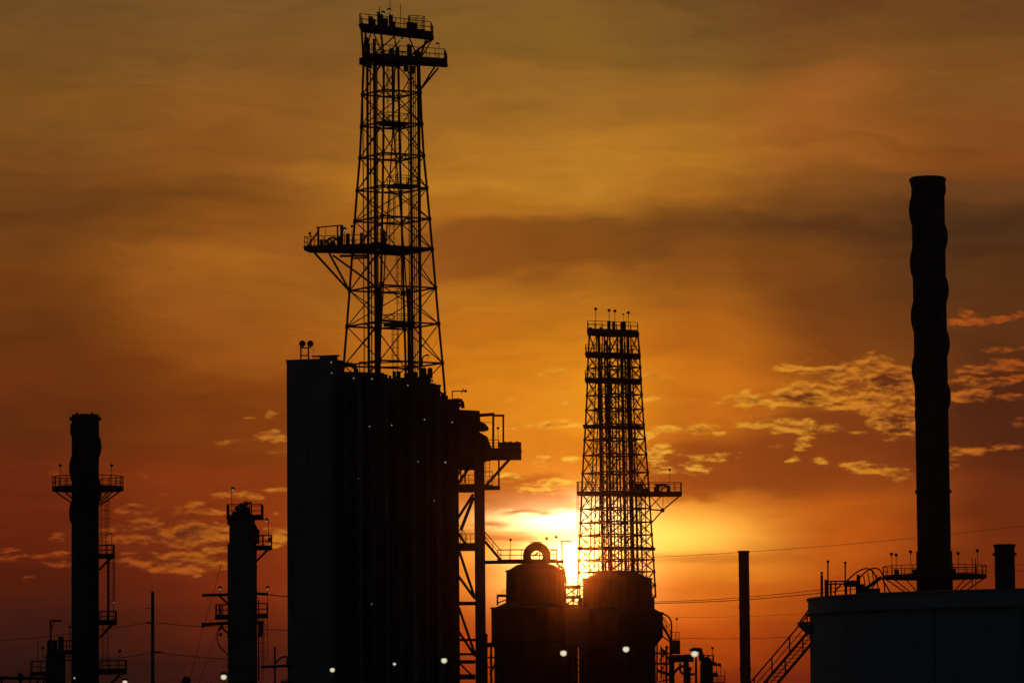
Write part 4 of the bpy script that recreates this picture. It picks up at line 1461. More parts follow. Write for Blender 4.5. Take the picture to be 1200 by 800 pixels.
def side_platform(rt, cx, cy, r0, x0, x1, y, D, px, thick=.3, rail_h=1.1, wide=1.5, brace=1, name='platform'):
    z = at(px, y, D).z
    a, b = at(x0, y, D), at(x1, y, D)
    pl = [(a.x, cy - wide / 2), (b.x, cy - wide / 2), (b.x, cy + wide / 2), (a.x, cy + wide / 2)]
    o = platform(rt, pl, z, thick, rail_h, [0, 1, 2] if x1 > px else [0, 2, 3], .8, name)
    if brace:
        tipx = b.x if x1 > px else a.x
        rootx = a.x if x1 > px else b.x
        m_ = MB()
        for dy in (-wide / 2 + .1, wide / 2 - .1):
            m_.bar((tipx * .8 + rootx * .2, cy + dy, z - thick), (rootx, cy + dy * .6, z - thick - abs(tipx - rootx) * .8), .07, 6)
        m_.build('bracket', STEEL, o)
    return z


# tall chimney on the right
rt, tip, r_, s_ = chimney('strake_chimney', 'tallest chimney, wound with spiral strakes, rising behind the storage tank on the right', 1087, 492, 208, 39, 490, 189, 1.15)
cxr = tip.x
zl = at(1087, 209, 492).z
MB().lathe((cxr, 492), [(r_ + .01, zl - 1.0), (r_ + .22, zl - .3), (r_ + .22, zl - .05), (r_ + .01, zl - .04)], 48).build('crown_rim', STACKM, rt)
zb = at(1093, 676, 492).z
ring_platform(rt, cxr, 492, 674.5, 61, r_, s_, 1094, .32, 1.15)
z1, z0 = at(1093, 646, 492).z, at(1093, 700, 492).z
MB().lathe((cxr, 492), [(r_ + .02, 0), (r_ + .16, .02), (r_ + .16, z1), (r_ + .02, z1 + .05)], 48).build('base_sleeve', STACKM, rt)
for x, y, h in ((1044, 674, 25), (1049.5, 674, 24), (1066.5, 674, 27.5), (1122, 674, 25), (1144.5, 674, 28)):
    t = at(x, 674, 492)
    t.y = 492 - 1.2
    t.z = at(1094, 674.5, 492).z
    small_lamp(rt, t, h * s_, (0, 0, 0), False, .2, .035)
for x in (1137.5, 1141.5):
    t = at(x, 690, 492)
    MB().bar((t.x, 492 - 2, at(x, 690, 492).z), (t.x, 492 - 2, at(x, 655, 492).z), .05, 5).build('ladder_rail', STEEL, rt)
for x, y, w in ((1050, 667, .5), (1071, 667, .55), (1117, 667, .4)):
    t = at(x, 674, 492)
    MB().box((t.x, 491.2), w, .5, at(1094, 674.5, 492).z, at(x, y, 492).z).build('cabinet', STEEL, rt)
for y in (575, 576.5):
    t = at(1091, y, 492)
    MB().lathe((cxr, 492), [(r_ + .02, t.z - .1), (r_ + .18, t.z - .1), (r_ + .18, t.z + .1), (r_ + .02, t.z + .1)], 40).build('clamp_ring', STACKM, rt)

# short chimney on the far right
D_ = 430
rt, tip, r_, s_ = chimney('chimney_pipe', 'short plain chimney pipe behind the storage tank at the right edge', 1177, D_, 637.5, 23.5, 650, 100, 0, 0)
zl = at(1177, 649, D_).z
MB().lathe((tip.x, D_), [(r_ + .01, zl - .14), (r_ + .2, zl - .12), (r_ + .2, zl + .12), (r_ + .01, zl + .14)], 40).build('clamp_ring', STACKM, rt)
MB().lathe((tip.x, D_), [(r_ + .01, tip.z - .32), (r_ + .1, tip.z - .3), (r_ + .1, tip.z - .005), (r_ + .01, tip.z - .004)], 40).build('crown_rim', STACKM, rt)

# plain vent stack in the middle right
rt, tip, r_, s_ = chimney('vent_stack', 'slim plain black vent stack standing alone between the drums and the storage tank', 871.5, 410, 645, 12.3, 700, 100, 0, 0)
MB().lathe((tip.x, 410), [(r_ + .01, tip.z - .2), (r_ + .06, tip.z - .2), (r_ + .06, tip.z - .005), (r_ + .01, tip.z - .004)], 32).build('crown_rim', STACKM, rt)
for y in (711, 783):
    t = at(872, y, 410)
    MB().lathe((tip.x, 410), [(r_ + .01, t.z - .08), (r_ + .07, t.z - .08), (r_ + .07, t.z + .08), (r_ + .01, t.z + .08)], 32).build('clamp_ring', STACKM, rt)

# left chimney
DL = 430.0
rt, tip, r_, s_ = chimney('strake_chimney', 'left chimney with spiral strakes near its top and a ring platform with lamps', 100, DL, 485.8, 32, 618, 156, 2.55, 3.0, STACKM, 1)
lc = rt
cl = tip.x
zf = at(100, 490.5, DL).z
MB().lathe((cl, DL), [(r_ + .01, zf - .16), (r_ + .24, zf - .14), (r_ + .24, zf + .14), (r_ + .01, zf + .16)], 40).build('top_flange', STACKM, rt)
for dx in (-.75, .8):
    MB().box((cl + dx, DL - 1.2), .2, .2, tip.z + .001, tip.z + .14).build('lug', STACKM, rt)
zp = ring_platform(rt, cl + 3 * s_, DL, 571.5, 42, r_ * .9, s_, 101, .3, 1.15)
for x in (72, 132):
    t = at(x, 571, DL)
    small_lamp(rt, (t.x, DL - 1.2, zp), at(x, 546.5, DL).z - zp, (0, 0, 0), False, .16, .03)
l, c_ = ladder_mb(at(121.8, 652, DL - .4), at(121.8, 578, DL - .4), (1, 0, 0), .45, .035, True, (.6, -.7, 0))
lo = l.build('ladder', STEEL, rt)
c_.build('safety_cage', STEEL, lo)
z = side_platform(rt, cl, DL, r_, 116, 133.5, 650, DL, 110, .3, 1.0)
t = at(131, 650, DL - .6)
small_lamp(rt, (t.x, DL - .6, z), at(130, 626.5, DL).z - z, (-.12, 0, 0), True, .13)
l, c_ = ladder_mb(at(130.5, 728, DL - .2), at(130.5, 652, DL - .2), (1, 0, 0), .45, .035, True, (.2, -1, 0))
lo = l.build('ladder', STEEL, rt)
c_.build('safety_cage', STEEL, lo)
m_ = MB()
m_.bar(at(126.5, 727, DL), at(126.5, 653, DL), .1, 6)
m_.build('downpipe', STEEL, rt)
z = side_platform(rt, cl, DL, r_, 116.5, 136, 727.5, DL, 110, .32, 1.0)
t = at(133.5, 705, DL - .4)
o = MB().bar(t, t + Vector((-.5, .1, 0)), .03, 5).ball(t + Vector((0, .1, .06)), .1).build('lamp_fitting', STEEL, rt)
MB().ball(t + Vector((0, -.03, -.05)), .07).build('bulb', BULB, o, True)
l, c_ = ladder_mb(at(123.5, 786, DL - .2), at(123.5, 730, DL - .2), (1, 0, 0), .5, .035, False)
l.build('ladder', STEEL, rt)
z = side_platform(rt, cl, DL, r_, 117, 148, 784.5, DL, 110, .4, .95, 2.0, 1)
t = at(140.5, 784, DL - .5)
small_lamp(rt, (t.x, DL - .6, z), at(139.5, 763, DL).z - z, (0, 0, 0), False, .16, .03)


# ------------------------------------------------------------------ vessel beside the left chimney
DQ = 425.0
sq = mpx(DQ)
c = at(65, 780, DQ)
ve = thing('process_vessel', 'squat dark vessel with railed top and lamp arm, beside the left chimney', 'vessel', ground_at(c))
r0 = 11.6 * sq
MB().lathe((c.x, c.y), [(r0 * .75, 0), (r0 * .75, 3.2), (r0, 4.2), (r0, Z(65, 768, DQ)), (r0 * .75, Z(65, 762.5, DQ)), (.1, Z(65, 760.5, DQ))], 32).build('shell', STACKM, ve, True)
zt = Z(70, 763, DQ)
p, q = at(55, 763, DQ - 1.4), at(86, 763, DQ - 1.4)
platform(ve, [(p.x, p.y), (q.x, q.y), (q.x, q.y + 2.6), (p.x, p.y + 2.6)], zt, .22, 1.1, None, .7)
m_ = MB()
t = at(59.5, 763, DQ - .8)
m_.bar((t.x, t.y, zt), at(59.5, 726.5, DQ - .8), .10, 6).beam(at(59, 727, DQ - .8), at(71.5, 727, DQ - .8), .16, .18).bar(at(60, 736, DQ - .8), at(64.5, 728, DQ - .8), .04, 5)
m_.build('davit', STEEL, ve)
MB().box((at(71.5, 750, DQ).x, DQ), .5, .5, zt, Z(71, 745.5, DQ)).box((at(64, 750, DQ).x, DQ), .5, .5, zt, Z(64, 751, DQ)).build('valve', STEEL, ve)
t = at(81.5, 763, DQ - 1)
small_lamp(ve, (t.x, t.y, zt), Z(81.5, 735, DQ) - zt, (0, 0, 0), False, .13, .03)
z2 = Z(45, 788, DQ)
p, q = at(35, 788, DQ - 1), at(54, 788, DQ - 1)
platform(ve, [(p.x, p.y), (q.x, q.y), (q.x, q.y + 2.4), (p.x, p.y + 2.4)], z2, .2, 1.2, [0, 2, 3], 1.0)
t = at(50, 788, DQ - .8)
small_lamp(ve, (t.x, t.y, z2), Z(50, 759, DQ) - z2, (0, 0, 0), False, .15, .03)
t = at(44.4, 788, DQ - .8)
MB().bar((t.x, t.y, z2), at(44.4, 747, DQ - .8), .03, 5).build('antenna', STEEL, ve)
p, q = at(76, 774, DQ - .6), at(86, 774, DQ - .6)
rail_mb([p, q], .9, False, .5, .05, 1).build('railing', STEEL, ve)
for x in (36, 52):
    MB().beam((at(x, 789, DQ).x, DQ - .5, 0), (at(x, 789, DQ).x, DQ - .5, z2 - .28), .18, .18).build('post', STEEL, ve)

pr = thing('overhead_pipe', 'thick pipe on posts running in from the left edge to the squat vessel', 'pipe', ground_at(at(25, 794, 420)))
MB().bar(at(-60, 793.5, 421), at(54, 794.2, 421), .16, 10).build('pipe', STEEL, pr, True)
MB().ball(at(24, 791, 421), .3).bar(at(24, 788, 421), at(24, 799, 421), .2, 8).build('valve', STEEL, pr)
for x in (-50, 2, 24, 44):
    t = at(x, 794, 421)
    MB().beam((t.x, t.y, 0), (t.x, t.y, t.z - .15), .2, .2).build('post', STEEL, pr)

# ------------------------------------------------------------------ tall column in the left middle
DC = 428.0
sc_ = mpx(DC)
c = at(284, 760, DC)
co = thing('column_vessel', 'cylindrical column with railed top platform, between the left chimney and the black block', 'column', ground_at(c))
t = at(284, 608, DC)
cxc = at(284, 720, DC).x
ru, rl = 15.1 * sc_, 17.2 * sc_
MB().lathe((cxc, DC), [(rl, 0), (rl, Z(284, 638, DC)), (rl * .985, Z(284, 637, DC)), (ru, Z(284, 636, DC)), (ru, Z(284, 607, DC)), (ru * .8, Z(284, 603, DC)), (ru * .35, Z(284, 600, DC)), (.2, Z(284, 599.5, DC))], 40).build('shell', CLAD, co, True)
for y in (664, 700, 745, 780):
    z = Z(284, y, DC)
    MB().lathe((cxc, DC), [(rl + .003, z - .07), (rl + .06, z - .06), (rl + .06, z + .06), (rl + .003, z + .07)], 40).build('ring_flange', CLAD, co, True)
zt = Z(284, 605, DC)
p, q = at(265.3, 605, DC - 1.6), at(306.8, 605, DC - 1.6)
platform(co, [(p.x, p.y), (q.x, q.y), (q.x, q.y + 3.2), (p.x, p.y + 3.2)], zt, .22, 1.18, None, 1.2)
m_ = MB()
pts = [at(276, 606, DC - .4), at(277.5, 599, DC - .4), at(281, 595, DC - .4), at(286, 592.5, DC - .4), at(288.5, 594, DC - .4), at(289, 603, DC - .4)]
m_.path(pts, .42, 10)
m_.build('vapour_pipe', STEEL, co, True)
m_ = MB()
for x in (286, 294.5):
    m_.bar(at(x, 606, DC - .5), at(x, 586.5, DC - .5), .06, 6)
m_.bar(at(285.5, 588.8, DC - .5), at(295, 588.8, DC - .5), .10, 6).bar(at(287.5, 586.3, DC - .5), at(292.5, 586.3, DC - .5), .05, 6)
m_.build('lifting_frame', STEEL, co)
MB().bar(at(267.5, 593, DC - 1.2), at(267.5, 615, DC - 1.2), .12, 6).bar(at(270, 607, DC - .6), at(274, 611, DC - .6), .2, 6).build('bracket', STEEL, co)
t = at(271.7, 605, DC - 1.3)
small_lamp(co, (t.x, t.y, zt), Z(272.5, 573.5, DC) - zt, (.12, 0, 0), True, .18, .035)
z = side_platform(co, cxc, DC, ru, 298, 318.3, 640.5, DC, 284, .26, 1.15)
t = at(314.8, 640, DC - .5)
small_lamp(co, (t.x, DC - .6, z), Z(314, 609.5, DC) - z, (-.2, 0, 0), True, .18, .035)
m_ = MB()
for x, y, r__ in ((298, 618, .3), (300, 622, .32), (301.5, 628, .26), (299.5, 634, .3), (316.5, 632, .25)):
    q = at(x, y, DC - .3)
    m_.ball(q, r__, 8, 6)
m_.path([at(296, 610, DC - .3), at(299, 617, DC - .3), at(301, 626, DC - .3), at(303.5, 622, DC - .3)], .14, 8)
m_.bar(at(303, 637, DC - .3), at(303, 620, DC - .3), .1, 6)
m_.build('valve', STEEL, co)
# feeder beams and lower platforms
for (x0, x1, y0, y1, w) in ((237, 267, 697, 696.4, .3), (300, 314, 695, 696, .28), (236, 268, 731.5, 729.5, .34), (300, 309, 729, 729, .34)):
    MB().beam(at(x0, y0, DC - .3), at(x1, y1, DC - .3), w, w).build('beam', STEEL, co)
m_ = MB()
m_.bar(at(257.5, 698, DC - .3), at(267, 707, DC - .3), .1, 6).bar(at(258, 733, DC - .3), at(267.5, 742, DC - .3), .1, 6).bar(at(256, 739, DC - .3), at(261, 731, DC - .3), .12, 6).ball(at(258.5, 743, DC - .3), .18).bar(at(237.5, 729, DC - .3), at(237.5, 735, DC - .3), .16, 6)
m_.build('bracket', STEEL, co)
z = side_platform(co, cxc, DC, rl, 253, 268, 721, DC, 284, .3, 1.15, 1.5, 0)
zz_ = z
z = side_platform(co, cxc, DC, rl, 299.5, 313.5, 720, DC, 284, .25, 1.15, 1.5, 0)
t = at(313.7, 697, DC - .6)
small_lamp(co, (t.x, DC - .7, z), Z(313.5, 689, DC) - z, (0, 0, 0), True, .17, .035)
t = at(258, 697, DC - .3)
small_lamp(co, (t.x, DC - .3, t.z + .1), Z(258, 689, DC) - t.z - .1, (0, 0, 0), True, .17, .035)
MB().bar(at(257.5, 709, DC - .7), at(257.5, 722, DC - .7), .13, 6).build('standpipe', STEEL, co)
pts = [at(255, 740, DC - .3), at(254.3, 748, DC - .3), at(256, 755, DC - .3), at(260, 760, DC - .3), at(266.5, 766, DC - .3)]
MB().path(pts, .06, 6).build('hose', CABLE, co, True)
l, c_ = ladder_mb(at(305.5, 797, DC - .2), at(305.5, 724, DC - .2), (1, 0, 0), .5, .035, True, (.9, -.5, 0))
lo = l.build('ladder', STEEL, co)
c_.build('safety_cage', STEEL, lo)
MB().bar(at(303.3, 797, DC - .1), at(303, 702, DC - .1), .07, 6).build('conduit', STEEL, co)
MB().path([at(306, 731, DC - .4), at(306.5, 738, DC - .4), at(305, 746, DC - .4)], .22, 8).build('valve', STEEL, co)

# guy wires of the column
for i, (x0, y0, x1, y1, lb) in enumerate(((261, 655, 222.5, 793, 'long thin guy wire slanting left from the shoulder of the tall column'), (254.5, 738, 233, 801, 'short guy wire slanting left from the lower beam of the tall column'))):
    a, b = at(x0, y0, DC - .5), at(x1, y1, DC - 2)
    d = (b - a)
    tt = -a.z / d.z
    e = a + d * tt
    w = MB().bar(e, a, .022, 5).build('guy_wire', CABLE)
    w['label'] = lb
    w['category'] = 'guy wire'

# ------------------------------------------------------------------ utility pole and lines
DP = 424.0
t = at(178.9, 693, DP)
po = thing('utility_pole', 'single wooden utility pole with two insulator arms, between the left chimney and the tall column', 'utility pole', Vector((t.x, DP, 0)))
MB().bar((t.x, DP, 0), t, .2, 12, .17).build('pole', WOOD, po, True)
MB().bar(t, t + Vector((0, 0, .9)), .02, 4).build('spike', STEEL, po)
for x0, x1, y in ((172.5, 178, 729.5), (181, 187.5, 764)):
    m_ = MB().bar(at(x0, y - .4, DP), at(x1, y, DP), .09, 8)
    xx = x0 if x0 < 175 else x1
    for k in range(3):
        q = at(xx + (k * 1.2 if xx < 175 else -k * 1.2), y - .4, DP)
        m_.lathe((q.x, q.y), [(.07, q.z - .08), (.13, q.z - .03), (.13, q.z + .03), (.07, q.z + .08)], 10)
    m_.build('insulator_arm', STEEL, po)
MB().path([at(169.5, 713, DP), at(172.5, 712, DP), at(178, 713, DP)], .03, 5).build('bracket', STEEL, po)


def wire(label, pts, D, sag, r=.03, name='power_line', d2=None):
    a, b = at(*pts[0], D), at(*pts[1], d2 or D)
    n = 24
    q = []
    for i in range(n + 1):
        u = i / n
        p = a.lerp(b, u)
        p.z -= sag * 4 * u * (1 - u)
        q.append(p)
    w = MB().path(q, r, 5).build(name, CABLE)
    w['label'] = label
    w['category'] = 'cable'
    return w


wire('sagging line from the left edge to the upper insulator arm of the wooden pole', ((-80, 755), (172.5, 729)), DP, .35, .028)
wire('line from the upper arm of the wooden pole to the tall column', ((183, 729), (268, 734)), DP, .12, .032)
wire('line from the left chimney to the lower arm of the wooden pole', ((118, 771), (178, 764)), DP, .15, .03)
wire('line from the lower arm of the wooden pole to the tall column', ((187, 764), (268, 771.5)), DP, .1, .032)
wire('thin line from the side beams of the tall column to the black block', ((314, 696), (337, 698.5)), DP, .03, .05)
wire('line crossing the strip of sky between the tall column and the black block', ((310, 736.5), (338, 738)), DP, .03, .03)
wire('upper of the close pair of lines from the drums to the tank', ((760, 705), (1010, 684)), 640, .5, .045)
wire('lower of the close pair of lines from the drums to the tank', ((760, 706.5), (1010, 688.5)), 640, .5, .055)
wire('highest faint line climbing to the right behind the tall chimney', ((705, 655), (1290, 604)), 660, 1.0, .03)
wire('faint line crossing the vent stack below the close pair of lines', ((776, 722.5), (960, 717)), 640, .3, .018)
wire('lowest thin line crossing the vent stack toward the tank stair', ((796, 747), (960, 743.5)), 640, .3, .03)
wire('upper line between the tall chimney and the short chimney pipe', ((1100, 664.5), (1290, 655)), 600, .2, .028)
wire('lower line between the tall chimney and the short chimney pipe', ((1100, 671.5), (1290, 662)), 600, .2, .026)

# ------------------------------------------------------------------ storage tank, right foreground
DT = 262.0
st_ = mpx(DT)
Rt = 17.8
lf = at(949.5, 730, DT)
TX, TY = lf.x + Rt, DT
tank = thing('storage_tank', 'huge pale-painted cylindrical storage tank with a wind girder, filling the lower right corner', 'tank', Vector((TX, TY, 0)))
zr = at(948, 701.5, DT).z
zg = at(948, 719.5, DT).z
nseg = 120
MB().lathe((TX, TY), [(Rt, 0), (Rt, 2.4), (Rt + .015, 2.41), (Rt + .015, 4.8), (Rt, 4.81), (Rt, zg - .1), (Rt, zr), (Rt - .05, zr), (Rt - .05, zr - .2), (.2, zr + .25)], nseg).build('shell', TANKP, tank, True)
MB().lathe((TX, TY), [(Rt + .02, zg - .06), (Rt + .28, zg - .05), (Rt + .28, zg + .02), (Rt + .02, zg + .03)], nseg).build('wind_girder', TANKP, tank)
MB().lathe((TX, TY), [(Rt + .02, zg + .034), (Rt + .09, zg + .035), (Rt + .09, zr - .03), (Rt + .02, zr - .02)], nseg).build('rim_band', TANKP, tank, True)
MB().lathe((TX, TY), [(Rt + .092, zr - .1), (Rt + .17, zr - .09), (Rt + .17, zr + .03), (Rt + .092, zr + .04)], nseg).build('rim_angle', TANKP, tank)
for k in range(5):
    t = R(230 + k * 19)
    q = Vector((TX + (Rt + .12) * math.cos(t), TY + (Rt + .12) * math.sin(t), 0))
    MB().bar((q.x, q.y, 0), (q.x, q.y, zg - .07), .07, 8).build('downpipe', TANKP, tank)
# equipment on the rim near the left end
DE = DT
m_ = MB()


def rimz(x):
    return at(x, 698, DT).z


for x, yt, yb, r__ in ((963, 673, 700, .09), (970.2, 657.5, 700, .05), (990.5, 659, 698, .05)):
    m_.bar(at(x, yb, DE), at(x, yt, DE), r__, 6)
for x, y in ((970.2, 657.5), (990.5, 659), (963, 671)):
    m_.ball(at(x, y, DE), .09, 8, 6)
m_.build('vent_post', STEEL, tank)
m_ = MB()
for x0, x1, yt, yb in ((966.5, 971, 679, 699), (972.5, 974.5, 684, 699), (1004, 1008, 673, 697), (989, 1008, 681.5, 687), (1003, 1013, 684, 698)):
    p, q = at(x0, yt, DE), at(x1, yb, DE)
    MB().box(((p.x + q.x) / 2, DE), abs(q.x - p.x), .4, q.z, p.z).build('gauge_box', STEEL, tank)
m_ = MB()
for x in (974, 979, 992, 996.5):
    m_.bar(at(x, 699, DE), at(x, 681, DE), .045, 5)
for y in (681, 684):
    m_.bar(at(966, y, DE), at(1004, y - .6, DE), .05, 5)
m_.bar(at(977, 694, DE), at(986, 684, DE), .05, 5)
m_.build('railing', STEEL, tank)
m_ = MB()


def arc_pts(xa, ya, xb, yb, xc, yc, D, n=10):
    out_ = []
    for i in range(n + 1):
        u = i / n
        out_.append(at((1 - u) ** 2 * xa + 2 * u * (1 - u) * xb + u * u * xc, (1 - u) ** 2 * ya + 2 * u * (1 - u) * yb + u * u * yc, D))
    return out_


m_.path(arc_pts(992, 680.5, 1012, 660, 1022, 668, DE), .045, 6).path(arc_pts(1022, 668, 1028, 674, 1030, 697, DE), .045, 6)
m_.path(arc_pts(1006, 678, 1022, 660, 1031, 667.5, DE + 1), .045, 6).path(arc_pts(1031, 667.5, 1036, 672, 1037, 695, DE + 1), .045, 6)
m_.beam(at(1012, 691, DE), at(1033, 676, DE), .3, .22)
for x, y0, y1 in ((1012, 674, 690), (1017, 671, 687), (1022, 668, 684), (1027, 673, 680)):
    m_.bar(at(x, y0, DE), at(x + 2.5, y1, DE), .035, 5)
m_.bar(at(1016, 697, DE), at(1026, 683, DE), .04, 5).bar(at(1034, 678, DE), at(1044, 695, DE), .05, 5)
m_.build('roof_walkway', STEEL, tank)
q = at(1022, 692, DE)
MB().box((q.x, q.y + .2), 1.0, .5, Z(1022, 697, DE), Z(1022, 689, DE)).build('roof_hatch', STEEL, tank)
# straight stair to the rim landing
zl_ = at(942, 727.5, DT).z
sd_ = Vector((1, 0.0, 0))
hi = at(946, 741, DT - .9)
lo = at(880, 818, DT - .9)
d = hi - lo
lo2 = lo - d * (lo.z / d.z)
stair(tank, lo2, hi, 1.3, (.95, 1, 0), True, 'stair', .05, 1.02, .17)
p, q = at(937, 728, DT - 1.2), at(949.5, 728, DT - 1.2)
la = MB()
la.prism([(p.x, p.y), (q.x, q.y), (q.x, q.y + 2.2), (p.x, p.y + 2.2)], at(940, 731, DT).z, p.z)
a_, b_, c__ = at(937, 731.2, DT - 1.2), at(949.5, 731.2, DT - 1.2), at(949.5, 743, DT - 1.2)
la.add([a_, b_, c__, a_ + Vector((0, 2.2, 0)), b_ + Vector((0, 2.2, 0)), c__ + Vector((0, 2.2, 0))], [(0, 2, 1), (3, 4, 5), (0, 1, 4, 3), (1, 2, 5, 4), (2, 0, 3, 5)])
o = la.build('landing', TANKP, tank)
m_ = MB()
m_.bar(at(937.5, 728, DT - 1.2), at(948, 714, DT - 1.2), .055, 5).bar(at(937.5, 728, DT + .8), at(948, 714, DT + .8), .05, 5)
m_.build('handrail', STEEL, o)

# ------------------------------------------------------------------ plant at the foot, right of the drums
DR = 380.0
ex = thing('heat_exchanger', 'dark horizontal exchanger at the foot of the drums, beside the largest floodlight', 'exchanger', ground_at(at(798, 790, DR)))
a_, b_ = at(783, 771.5, DR), at(811, 770.5, DR)
MB().bar(a_, b_, 4.4 * mpx(DR), 20).bar(b_, b_ + Vector((.12, 0, 0)), 5.0 * mpx(DR), 20).build('shell', STACKM, ex, True)
for x in (787, 804):
    MB().beam((at(x, 775, DR).x, DR, 0), (at(x, 775, DR).x, DR, at(x, 775, DR).z), .5, .3).build('saddle', STEEL, ex)
m_ = MB()
m_.path([at(788, 790, DR - .5), at(795, 782, DR - .5), at(806, 778, DR - .5)], .12, 6)
m_.path([at(797, 776, DR - .6), at(797, 786, DR - .6), at(801, 789.5, DR - .6), at(814, 789.5, DR - .6)], .11, 8)
m_.bar(at(808, 781, DR - .6), at(808, 803, DR - .6), .12, 8).bar(at(805, 783, DR - .6), at(811, 783, DR - .6), .1, 6)
m_.build('pipe', STEEL, ex, True)

v2 = thing('knockout_drum', 'upright dark knockout vessel with a small railed top right of the bright yard lamp', 'vessel', ground_at(at(828, 790, DR + 12)))
D_ = DR + 12
c = at(828, 785, D_)
r0 = 7.6 * mpx(D_)
MB().lathe((c.x, c.y), [(r0, 0), (r0, Z(828, 778, D_)), (r0 * .7, Z(828, 772, D_)), (.1, Z(828, 769, D_))], 28).build('shell', STACKM, v2, True)
p, q = at(825, 775, D_ - 1), at(836.5, 775, D_ - 1)
platform(v2, [(p.x, p.y), (q.x, q.y), (q.x, q.y + 1.6), (p.x, p.y + 1.6)], p.z, .15, .6, None, .5)
t = at(835.2, 775, D_ - .9)
small_lamp(v2, t, Z(835.2, 759.5, D_) - t.z, (0, 0, 0), False, .12, .03)
m_ = MB()
for x, y, r__ in ((838, 777.5, .2), (843, 778.5, .18), (838.5, 790, .25)):
    m_.ball(at(x, y, D_ - .6), r__, 8, 6)
m_.bar(at(831, 778, D_ - .6), at(843, 778.5, D_ - .6), .07, 6)
for x, yt in ((839.5, 779), (844.7, 779), (849.5, 784.5)):
    m_.bar((at(x, yt, D_ - .6).x, D_ - .6, 0), at(x, yt, D_ - .6), .035, 5)
m_.build('standpipe', STEEL, v2)
p, q = at(836, 800, D_ - .8), at(848.5, 800, D_ - .8)
rail_mb([p, q], .68, False, .6, .04, 1).build('railing', STEEL, v2)
MB().beam((p.x, p.y, p.z - .06), (q.x, q.y, q.z - .06), .9, .1).build('platform', STEEL, v2)
for x in (837, 848):
    MB().bar((at(x, 800, D_).x, D_ - .8, 0), (at(x, 800, D_).x, D_ - .8, p.z - .12), .06, 6).build('post', STEEL, v2)

# pipe run between the tall column and the black block
pp = thing('pipe_run', 'low horizontal pipe run with a bent pipe between the tall column and the black block', 'pipe run', ground_at(at(325, 785, 424)))
MB().bar(at(306, 781.2, 424), at(345, 779, 424), .15, 8).build('pipe', STEEL, pp, True)
MB().bar((at(322, 757, 424).x, 424, 0), at(322, 757, 424), .1, 8).build('post', STEEL, pp)
MB().bar((at(338, 790, 424).x, 424.6, 0), at(338, 779, 424.6), .1, 8).build('post', STEEL, pp)
MB().path([at(323, 776, 424), at(329, 770.5, 424), at(334, 768.5, 424), at(337, 770, 424), at(336, 779, 424)], .09, 8).build('bent_pipe', STEEL, pp, True)

# ------------------------------------------------------------------ yard lamps


def yard_lamp(label, x, y, D, r_px, arm=True, proto=[None]):
    q = at(x, y, D)
    if proto[0] is None or arm == 'big':
        rt_ = thing('yard_lamp', label, 'lamp', Vector((q.x, D, 0)), 'yard lamps along the foot of the plant')
        rr_ = r_px * mpx(D)
        m1 = MB().bar((q.x, D + .55, 0), (q.x, D + .55, q.z + .1), .09, 8)
        m1.build('post', STEEL, rt_)
        m2 = MB()
        m2.lathe((q.x, D + .12), [(rr_ * .5, q.z + rr_ * 1.5), (rr_ * 1.1, q.z + rr_ * 1.05), (rr_ * 1.25, q.z + rr_ * .75), (rr_ * .9, q.z + rr_ * .6)], 16)
        m2.beam((q.x, D + .1, q.z + rr_ * 1.2), (q.x, D + .6, q.z + rr_ * 1.0), .12, .12)
        o_ = m2.build('lamp_head', STEEL, rt_)
        MB().ball((q.x, D - .05, q.z), rr_, 16, 10, .92).build('lens', BULBW, o_, True)
        if arm != 'big':
            proto[0] = (rt_, q)
        return rt_
    src, q0 = proto[0]
    c_ = copy_thing(src, q - q0, label)
    return c_


yl = yard_lamp('bright yard lamp, rightmost of the three along the foot of the black block', 520.5, 773.5, 425, 3.9)
specs = [('pair-like yard lamp low on the black block, below the blank slab', 389.5, 784.5, 3.3),
         ('faint yard lamp low on the black block, middle of the three along its foot', 462.3, 777.5, 2.2),
         ('yard lamp glowing in front of the drum with the round opening', 660.3, 764.8, 4.2),
         ('yard lamp glowing in front of the flat-topped drum', 733.6, 760.2, 4.2),
         ('yard lamp at the foot of the tall column, near the bushes', 262.2, 792.8, 3.9),
         ('yard lamp low beside the lower platform of the left chimney', 146.5, 799.0, 3.2),
         ('tiny yard lamp right at the foot of the left chimney', 87.6, 794.0, 1.3)]
for lb, x, y, r_px in specs:
    k = r_px / 3.9
    c_ = yard_lamp(lb, x, y, 418 if x < 300 else (425 if x < 540 else 505), r_px)
    c_['label'] = lb
    # keep the lamp's own size: only the fitting is scaled about its lens
    for ch in c_.children:
        if ch.name.startswith('lamp_head'):
            zz0 = yl_z = at(520.5, 773.5, 425).z
            ch.data = ch.data.copy()
            kk = k * ((418 if x < 300 else (425 if x < 540 else 505)) / 425.0)
            for me in [ch.data]:
                for v in me.vertices:
                    v.co.x *= kk
                    v.co.z = zz0 + (v.co.z - zz0) * kk
            for g_ in ch.children:
                g_.data = g_.data.copy()
                for v in g_.data.vertices:
                    v.co.x *= kk
                    v.co.z = zz0 + (v.co.z - zz0) * kk
    # posts reach the ground
    dzz = c_.location.z
    c_.location.z = 0
    for ch in c_.children:
        if ch.name.startswith('post'):
            ch.data = ch.data.copy()
            for v in ch.data.vertices:
                if v.co.z > 1:
                    v.co.z += dzz
        else:
            ch.location.z += dzz
